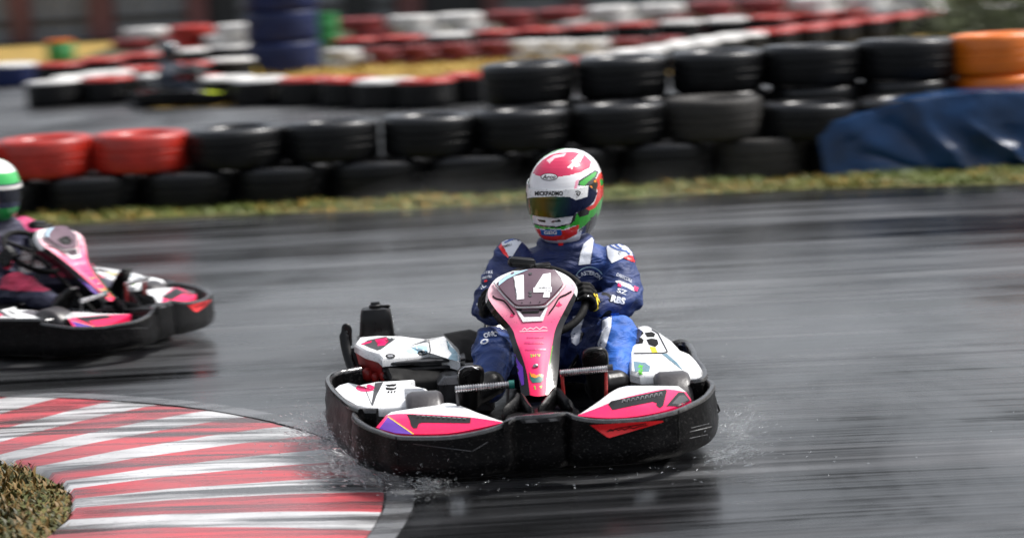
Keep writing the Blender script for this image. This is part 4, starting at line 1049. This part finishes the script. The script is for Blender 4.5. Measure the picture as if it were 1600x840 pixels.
def make_helmet(pr, fn, visor_fn, hrot=HROT, centre=None, NA=300, NH=170, visor='visor', strip='white_pl'):
    hc = centre or HC; V = []; Fa = []; hs_ = []
    for j in range(NH+1):
        q = j/NH; h = -.92+1.92*math.sin(q*math.pi/2)**1.0 if q < 1 else 1.0
        hs_.append(h)
    sm = lambda az, h: (hpt(az, h)+hpt(az, max(-.92, h-.06))+hpt(az, min(1, h+.06)))/3 if -.85 < h < .985 else hpt(az, h)
    for h in hs_:
        for i in range(NA): V.append(hc+hrot @ sm(2*math.pi*i/NA-math.pi, h))
    # roll the lower edge inwards
    for i in range(NA): V.append(hc+hrot @ (hpt(2*math.pi*i/NA-math.pi, -.92)*.85+V3(0, 0, -.012)))
    cols = []
    for j in range(NH):
        for i in range(NA):
            f = (j*NA+i, j*NA+(i+1) % NA, (j+1)*NA+(i+1) % NA, (j+1)*NA+i); c = sum((V[k] for k in f), Vector())/4
            nn = (V[f[1]]-V[f[0]]).cross(V[f[3]]-V[f[0]]); Fa.append(f); cols.append(fn(c, nn, R(360*(i+.5)/NA-180), hs_[j]))
    b = (NH+1)*NA
    for i in range(NA): Fa.append((i, b+i, b+(i+1) % NA, (i+1) % NA)); cols.append((.01, .01, .01))
    o = obj('helmet', V, Fa, 'helmet', pr, None, True, None, cols)
    # visor: a separate shell, 5 mm proud, with edge thickness
    idx = {}; VV = []; VF = []; vm = []
    N2, J0 = 360, 130
    for j in range(J0):
        for i in range(N2):
            az = R(-120+240*(i+.5)/N2); h = -.42+.95*(j+.5)/J0
            c = hc+hrot @ sm(az, h)
            k = visor_fn(c, az, h)
            if k is None: continue
            f = []
            for ii, jj in ((i, j), (i+1, j), (i+1, j+1), (i, j+1)):
                if (ii, jj) not in idx:
                    a2 = R(-120+240*ii/N2); h2 = -.42+.95*jj/J0; p = sm(a2, h2); idx[(ii, jj)] = len(VV); VV.append(hc+hrot @ (p*(1+.0045/p.length)))
                f.append(idx[(ii, jj)])
            VF.append(tuple(f)); vm.append(k)
    v = obj('visor', VV, VF, [visor, strip], o, vm, True, None)
    md = v.modifiers.new('solidify', 'SOLIDIFY'); md.thickness = .003; md.offset = 0
    return o, v
def Z1(*P): return [(800+x/4.941, 220+y/4.941) for x, y in P]
HW, HPK, HG, HR, HB, HBL = (.80, .80, .82), (.62, .028, .10), (.03, .38, .03), (.74, .03, .02), (.01, .01, .012), (.02, .12, .42)
HPOLY = [(HPK, Z1((158, 250), (185, 200), (235, 150), (300, 108), (380, 88), (470, 84), (560, 108), (612, 160), (600, 205), (540, 238), (450, 264), (360, 279), (300, 277), (230, 277), (190, 267))),
         ((.80, .55, .60), Z1((265, 150), (330, 110), (420, 95), (400, 120), (330, 135), (290, 175))),
         ((.82, .80, .81), Z1((425, 205), (475, 160), (485, 165), (465, 222), (452, 216), (450, 205), (438, 212))),
         ((.82, .80, .81), Z1((470, 150), (520, 95), (560, 108), (525, 165))),
         ((.80, .30, .42), Z1((478, 372), (492, 310), (515, 298), (500, 372))),
         (HB, Z1((508, 345), (516, 308), (640, 228), (668, 240), (650, 280), (600, 330), (575, 350))),
         (HG, Z1((520, 338), (526, 316), (642, 238), (655, 245), (640, 275), (585, 320), (560, 348))),
         (HR, Z1((648, 300), (664, 262), (690, 236), (720, 290), (720, 370), (705, 420), (650, 505), (610, 560), (595, 545), (640, 470), (660, 400))),
         (HG, Z1((678, 300), (695, 292), (706, 320), (700, 345), (684, 345))),
         (HG, Z1((720, 395), (720, 470), (690, 525), (640, 575), (600, 600), (575, 640), (520, 695), (500, 650), (400, 682), (240, 682), (160, 670), (125, 560), (160, 565), (160, 635), (240, 655), (340, 662), (450, 640), (475, 572), (520, 548), (590, 540), (640, 520))),
         (HB, Z1((600, 600), (660, 560), (625, 640), (520, 700), (510, 690))),
         (HG, Z1((520, 640), (590, 590), (610, 605), (570, 645), (522, 685))),
         (HB, Z1((470, 570), (500, 560), (485, 615), (450, 648), (340, 672), (240, 664), (155, 642), (157, 630), (240, 652), (340, 660), (448, 636))),
         (HB, Z1((560, 360), (600, 310), (645, 288), (664, 330), (645, 420), (605, 475), (580, 450))),
         (HB, Z1((500, 545), (560, 515), (600, 540), (590, 570), (520, 592))),
         (HR, Z1((170, 672), (240, 690), (400, 692), (522, 645), (500, 720), (420, 762), (330, 772), (250, 764), (195, 725))),
         (HBL, Z1((215, 684), (380, 688), (386, 727), (300, 737), (225, 724)))]
HVENT = Z1((158, 568), (230, 585), (340, 597), (474, 572), (455, 632), (350, 660), (240, 653), (160, 632))
HSLOT = [Z1((195, 605), (257, 614), (257, 630), (207, 622)), Z1((303, 618), (375, 608), (378, 623), (305, 632))]
def helm1(c, nn, az, h):
    x, y = proj(c)
    if (c-CL).dot(nn) < 0 and c.x > HC.x-.3:
        r = HW
        for s in HSLOT:
            if inpoly(x, y, s): return HB
        if inpoly(x, y, HVENT): return (.68, .69, .73)
        for col, P in HPOLY:
            if inpoly(x, y, P): r = col
        if r is HW and az > R(55) and h < -.12: return HB if h < -.45 else (HG if h < -.28 else HR)
        if az < R(-70): return HG if h > -.5 else HR
        return r
    if h > .45: return HW
    if h < -.5: return HR
    return HG if (math.sin(az*3)+h*2) > 0 else (HR if h > -.1 else HW)
VIS = Z1((112, 366), (200, 372), (340, 380), (490, 372), (584, 348), (650, 400), (625, 465), (590, 500), (560, 520), (500, 545), (470, 575), (330, 592), (200, 577), (134, 560), (128, 470))
STR = Z1((112, 366), (200, 372), (340, 380), (490, 372), (584, 348), (575, 432), (490, 456), (440, 432), (300, 430), (165, 436), (138, 440), (120, 445))
def vis1(c, az, h):
    if az < R(-50):
        return (1 if h > .17 else 0) if -.2 < h < .36 and az > R(-100) else None
    x, y = proj(c)
    if not inpoly(x, y, VIS): return None
    return 1 if inpoly(x, y, STR) else 0

# ---- driver and kart in the foreground
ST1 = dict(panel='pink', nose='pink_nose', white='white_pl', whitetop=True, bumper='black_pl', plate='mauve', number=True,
           label='pink and white kart with 14 on its plate, filling the foreground')
K1 = make_kart(KROOT, KYAW, ST1)
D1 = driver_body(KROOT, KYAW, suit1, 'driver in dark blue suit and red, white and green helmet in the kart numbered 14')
gloves(D1); boots(D1)
H1, V1 = make_helmet(D1, helm1, vis1)
bh, bvv, bb = bvh_of(H1), bvh_of(V1), bvh_of(D1)
text('MICKPADMO', 857.5, 302.2, 7.2, 0, bvv, 'blackmatte', V1, .035, .80)
decal('emblem', bars([[(899, 299.5), (904, 298.5), (907, 301), (904, 306), (900.5, 302.5), (904, 301.5)]], 1.6), bvv, 'blackmatte', V1, .003, 3)
decal('badge', [[(858+13.5*math.cos(a*.3142), 276.3+5.8*math.sin(a*.3142)) for a in range(20)]], bh, 'blackmatte', H1, .0015, 4)
decal('badge_face', [[(858+12.3*math.cos(a*.3142), 276.3+4.8*math.sin(a*.3142)) for a in range(20)]], bh, 'white_vinyl', H1, .0024, 4)
text('Arco', 858.3, 276.2, 6.4, 2, bh, 'blackmatte', H1, .02, 1.15, .0034, None, .35)
text('GEIG', 860, 363.3, 5.6, 0, bh, 'white_vinyl', H1, .03, 1.25)
decal('pivot_cap', [[(x+r_*math.cos(a*.628), y+r_*1.15*math.sin(a*.628)) for a in range(10)] for x, y, r_ in ((923, 293, 2.6), (930, 283, 1.9))], bh, 'orange', H1, .003, 3)
# suit graphics
def suitpatch(nm, P, mat, off=.0035, L=4): return decal(nm, P, bb, mat, D1, off, L)
suitpatch('stripe', [(912, 381), (927, 369), (928, 372), (922, 412), (904, 414), (907, 396)], 'white_cloth')
suitpatch('shoulder_patch', [(795, 400), (782, 379), (800, 371), (818, 362), (828, 366), (812, 382), (801, 400)], 'white_cloth')
suitpatch('shoulder_trim', [(774, 378), (782, 377), (795, 399), (794, 403), (786, 396)], 'red_st')
suitpatch('shoulder_stripe', bars([[(788, 379), (806, 371), (824, 366)]], 2.2), 'royal', .0055)
suitpatch('shoulder_patch', [(950, 373), (956, 368), (966, 378), (984, 388), (994, 398), (976, 402), (966, 406), (956, 411), (950, 402), (948, 388)], 'white_cloth')
suitpatch('shoulder_trim', [(972, 402), (984, 398), (994, 400), (999, 407), (998, 413), (990, 404)], 'red_st')
suitpatch('shoulder_stripe', bars([[(953, 373), (954, 384), (964, 389), (980, 392)], [(960, 381), (972, 388)], [(978, 391), (984, 397)]], 2.0), 'royal', .0055)
text('C', 968, 395, 5, -20, bb, 'dark_grey', D1, .01, 1, .0055)
text('OMRU', 792, 383.5, 4, 18, bb, 'dark_grey', D1, .01, 1, .0055)
decal('arc_line', bars([[(921+23*math.cos(R(a)), 440-23*math.sin(R(a))) for a in range(30, 165, 9)]], 1.0), bb, 'lightblue', D1, .004, 3)
text('L ASTERON', 921.5, 426, 6.2, -5, bb, 'white_cloth', D1, .02, .95, .0045, 24)
text('DRISCOLL', 976, 433.5, 5, -24, bb, 'white_cloth', D1, .01, .85, .004)
suitpatch('sponsor_mark', [(961, 439), (968, 438), (984, 444), (994, 452), (991, 455), (980, 449), (966, 443)], 'white_cloth')
suitpatch('sponsor_mark', [[(966, 442), (972, 444), (970, 448), (965, 447)], [(991, 446), (998, 449), (996, 455), (990, 453)]], 'hotpink', .005)
text('SZ', 972, 455, 7, -18, bb, 'white_cloth', D1, .02, 1.5, .0045)
text('RBS', 966, 468, 11, -14, bb, 'white_cloth', D1, .05, 1.0, .0045)
text('DTKE', 762, 425, 4.6, 4, bb, 'white_cloth', D1, .01, 1, .004); text('OMPRI', 759, 433, 4.6, 12, bb, 'white_cloth', D1, .01, 1, .004)
text('IL', 754, 446, 8, 30, bb, 'white_cloth', D1, .01, 1.2, .004); text('B', 749.5, 476, 9, 35, bb, 'white_cloth', D1, .06, 1.1, .004)
suitpatch('sponsor_mark', [(756, 438), (760, 436.5), (762, 439), (757, 441)], 'red_st')
text('OMC', 766, 521, 8, 10, bb, 'white_cloth', D1, .06, .95, .0045, 22); text('O', 757, 533, 8, 22, bb, 'white_cloth', D1, .05, 1.7, .0045)
suitpatch('stripe', [(895, 494), (907, 491), (912, 498), (907, 514), (911, 522), (908, 532), (900, 540), (893, 534), (892, 520), (897, 510)], 'white_cloth')
suitpatch('stripe', [(941, 500), (956, 493), (955, 510), (947, 540), (942, 546), (932, 540), (940, 520)], 'white_cloth')
suitpatch('collar_trim', [(872, 380), (880, 379), (880, 383), (873, 384)], 'red_st')

# ---- second kart, cut by the left edge
Y2 = R(58); TIP = KL(840, 620, -.68)
S2 = .87; t2 = GZ(178, 471, TIP.z*S2); r2 = (Matrix.Rotation(Y2, 3, 'Z') @ TIP)*S2
L2 = Vector((t2.x-r2.x, t2.y-r2.y, 0))
ST2 = dict(ST1, number=False, label='pink and red kart cut off by the left edge, turning towards the right')
K2 = make_kart(L2, Y2, ST2); K2.scale = (S2,)*3
D2 = driver_body(L2, Y2, lambda c, nn: (.45, .02, .12) if c.z > .50 and abs(c.x-HC.x) > .12 else ((.55, .04, .10) if c.y < -.05 and c.z > .3 else (.03, .03, .06)), 'driver in pink and dark suit with a green and white helmet at the left edge')
D2.scale = (S2,)*3; gloves(D2, 'black', False); boots(D2, False)
def helm2(c, nn, az, h):
    if h > .62: return (.72, .76, .72) if math.sin(az*2+1) > -.2 else (.02, .40, .08)
    if h > .3: return (.02, .42, .08) if abs(az) < 2.2 else (.75, .77, .75)
    if h < -.45: return (.02, .25, .06) if abs(az) < 1.2 else (.03, .04, .10)
    return (.02, .03, .07)
def vis2(c, az, h): return (0 if h < .14 else 1) if -.22 < h < .26 and abs(az) < R(92) else None
make_helmet(D2, helm2, vis2, HROT, KL(884, 312, .28), 160, 90, 'visor_dark', 'tyre_white')

# ---- small dark kart far away on the second track
MT['lime_pl'] = M('lime bodywork', (.45, .55, .02), .35)
ST3 = dict(panel='black', nose='lime_pl', white='black', whitetop=False, bumper='black_pl', plate='black', number=False, label='small black and lime kart far off on the second track')
p3 = GZ(282, 163, 0); L3 = Vector((p3.x, p3.y, 0)); Y3 = R(62)
K3 = make_kart(L3, Y3, ST3, False); K3.scale = (.68,)*3
D3 = driver_body(L3, Y3, lambda c, nn: (.02, .03, .05), 'driver in grey blue suit bent low in the small far kart'); D3.scale = (.68,)*3
gloves(D3, 'black', False); boots(D3, False)
make_helmet(D3, lambda c, nn, az, h: (.03, .04, .05) if h > .2 else (.02, .02, .03), vis2, HROT, None, 80, 50, 'visor_dark', 'black')

# ------------------------------------------------------------------ water thrown up by the wheels
def watermat():
    m, n, l, b = nodes('spray water')
    b.inputs['Base Color'].default_value = (.85, .88, .9, 1); b.inputs['Roughness'].default_value = .08
    b.inputs['Transmission Weight'].default_value = .85; b.inputs['IOR'].default_value = 1.33
    return m
MT['water'] = watermat()
def spray():
    rnd = random.Random(21); V = []; Fa = []
    octa = [(1, 0, 0), (-1, 0, 0), (0, 1, 0), (0, -1, 0), (0, 0, 1), (0, 0, -1)]
    of = [(0, 2, 4), (2, 1, 4), (1, 3, 4), (3, 0, 4), (2, 0, 5), (1, 2, 5), (3, 1, 5), (0, 3, 5)]
    def drop(p, r, d, st):
        b = len(V); q = d.to_track_quat('Z', 'Y')
        for o in octa: V.append(p + q @ Vector((o[0]*r, o[1]*r, o[2]*r*st)))
        for f in of: Fa.append(tuple(b+i for i in f))
    def jet(c, d, spread, n, size, reach, up):
        for _ in range(n):
            t = rnd.random()**1.5*reach; dd = (d + Vector((rnd.gauss(0, spread), rnd.gauss(0, spread), abs(rnd.gauss(0, spread*.8))))).normalized()
            p = c + dd*t + Vector((rnd.gauss(0, .03), rnd.gauss(0, .05), 0)); p.z = max(.006, c.z + dd.z*t + up*t - 1.6*t*t + rnd.uniform(0, .03))
            drop(p, size*rnd.uniform(.35, 1)*(1-.4*t/reach), dd, rnd.uniform(1.5, 9.0))
    K = lambda x, y, z: KM @ Vector((x, y, z))
    D = lambda x, y, z: (KM.to_3x3() @ Vector((x, y, z))).normalized()
    jet(K(-.64, -.45, .03), D(-1, .1, .25), .35, 800, .0026, .26, .3)
    jet(K(-.56, -.85, .02), D(-1, -.3, .2), .35, 800, .0026, .24, .2)
    jet(K(-.35, -1.02, .02), D(-.6, -1, .1), .4, 600, .0024, .2, .1)
    jet(K(.66, -.62, .03), D(1, .2, .2), .35, 300, .002, .18, .3)
    jet(K(.60, -.85, .02), D(.9, -.5, .1), .35, 250, .002, .16, .15)
    jet(K(.55, .5, .05), D(.5, 1, .5), .5, 300, .002, .6, .6)
    jet(K(-.55, .5, .05), D(-.5, 1, .5), .5, 300, .002, .6, .6)
    for c, d, sp in ((K(-.64, -.40, .03), D(-1, .3, .3), .5), (K(-.57, -.85, .02), D(-1, -.2, .3), .5), (K(.66, -.55, .03), D(1, .2, .3), .5), (K(.58, -.9, .02), D(1, -.4, .2), .5)):
        jet(c, d, sp, 1800, .0011, .2, .3) if c.x < 0 else jet(c, d, sp, 1000, .001, .15, .25); jet(c, d, sp, 30, .0038, .14, .25)
    for s_ in (-1, 1): jet(K(.5*s_, .62, .05), D(.3*s_, 1, .4), .45, 2500, .0012, .8, .7)
    for _ in range(500):
        drop(K(rnd.gauss(0, .55), rnd.uniform(-1.15, .9), abs(rnd.gauss(0, .03))+.004), rnd.uniform(.001, .0025), D(rnd.gauss(0, 1), .3, .2), 2.5)
    stuff(obj('water_spray', V, Fa, 'water', None, None, True, None))
spray()

def mist():
    g = Geo(); g.ell((0, 0, 0), 1, 1, 1, 24); 
    for v in g.v:
        k = 1+.18*noise.noise(v*1.7); v.x *= k; v.y *= k
        v.x *= 1.6; v.y *= 1.15; v.z = max(-.28, v.z*.5*k)
    o = stuff(g.build('water_mist', 'water', None, angle=None)); o.location = (.02, 10.35, .30)
    m = bpy.data.materials.new('spray mist'); m.use_nodes = True; n = m.node_tree.nodes; l = m.node_tree.links
    n.remove(n['Principled BSDF']); v = n.new('ShaderNodeVolumePrincipled'); l.new(v.outputs[0], n['Material Output'].inputs['Volume'])
    v.inputs['Color'].default_value = (.95, .96, .98, 1); v.inputs['Anisotropy'].default_value = .3
    tc = add(n, 'ShaderNodeTexCoord'); nz = add(n, 'ShaderNodeTexNoise', Scale=3.0, Detail=4.0); l.new(tc.outputs['Object'], nz.inputs['Vector'])
    ln = add(n, 'ShaderNodeVectorMath', operation='LENGTH'); sc_ = add(n, 'ShaderNodeVectorMath', operation='MULTIPLY'); l.new(tc.outputs['Object'], sc_.inputs[0]); sc_.inputs[1].default_value = (.60, .84, 1.7)
    l.new(sc_.outputs[0], ln.inputs[0])
    fall = add(n, 'ShaderNodeMapRange'); l.new(ln.outputs['Value'], fall.inputs[0]); fall.inputs[1].default_value = .35; fall.inputs[2].default_value = 1.0; fall.inputs[3].default_value = 1.0; fall.inputs[4].default_value = 0.0
    nr = add(n, 'ShaderNodeMapRange'); l.new(nz.outputs[0], nr.inputs[0]); nr.inputs[1].default_value = .35; nr.inputs[2].default_value = .7; nr.inputs[3].default_value = 0; nr.inputs[4].default_value = .22
    mu = add(n, 'ShaderNodeMath', operation='MULTIPLY'); l.new(fall.outputs[0], mu.inputs[0]); l.new(nr.outputs[0], mu.inputs[1]); l.new(mu.outputs[0], v.inputs['Density'])
    o.data.materials.clear(); o.data.materials.append(m)
mist()
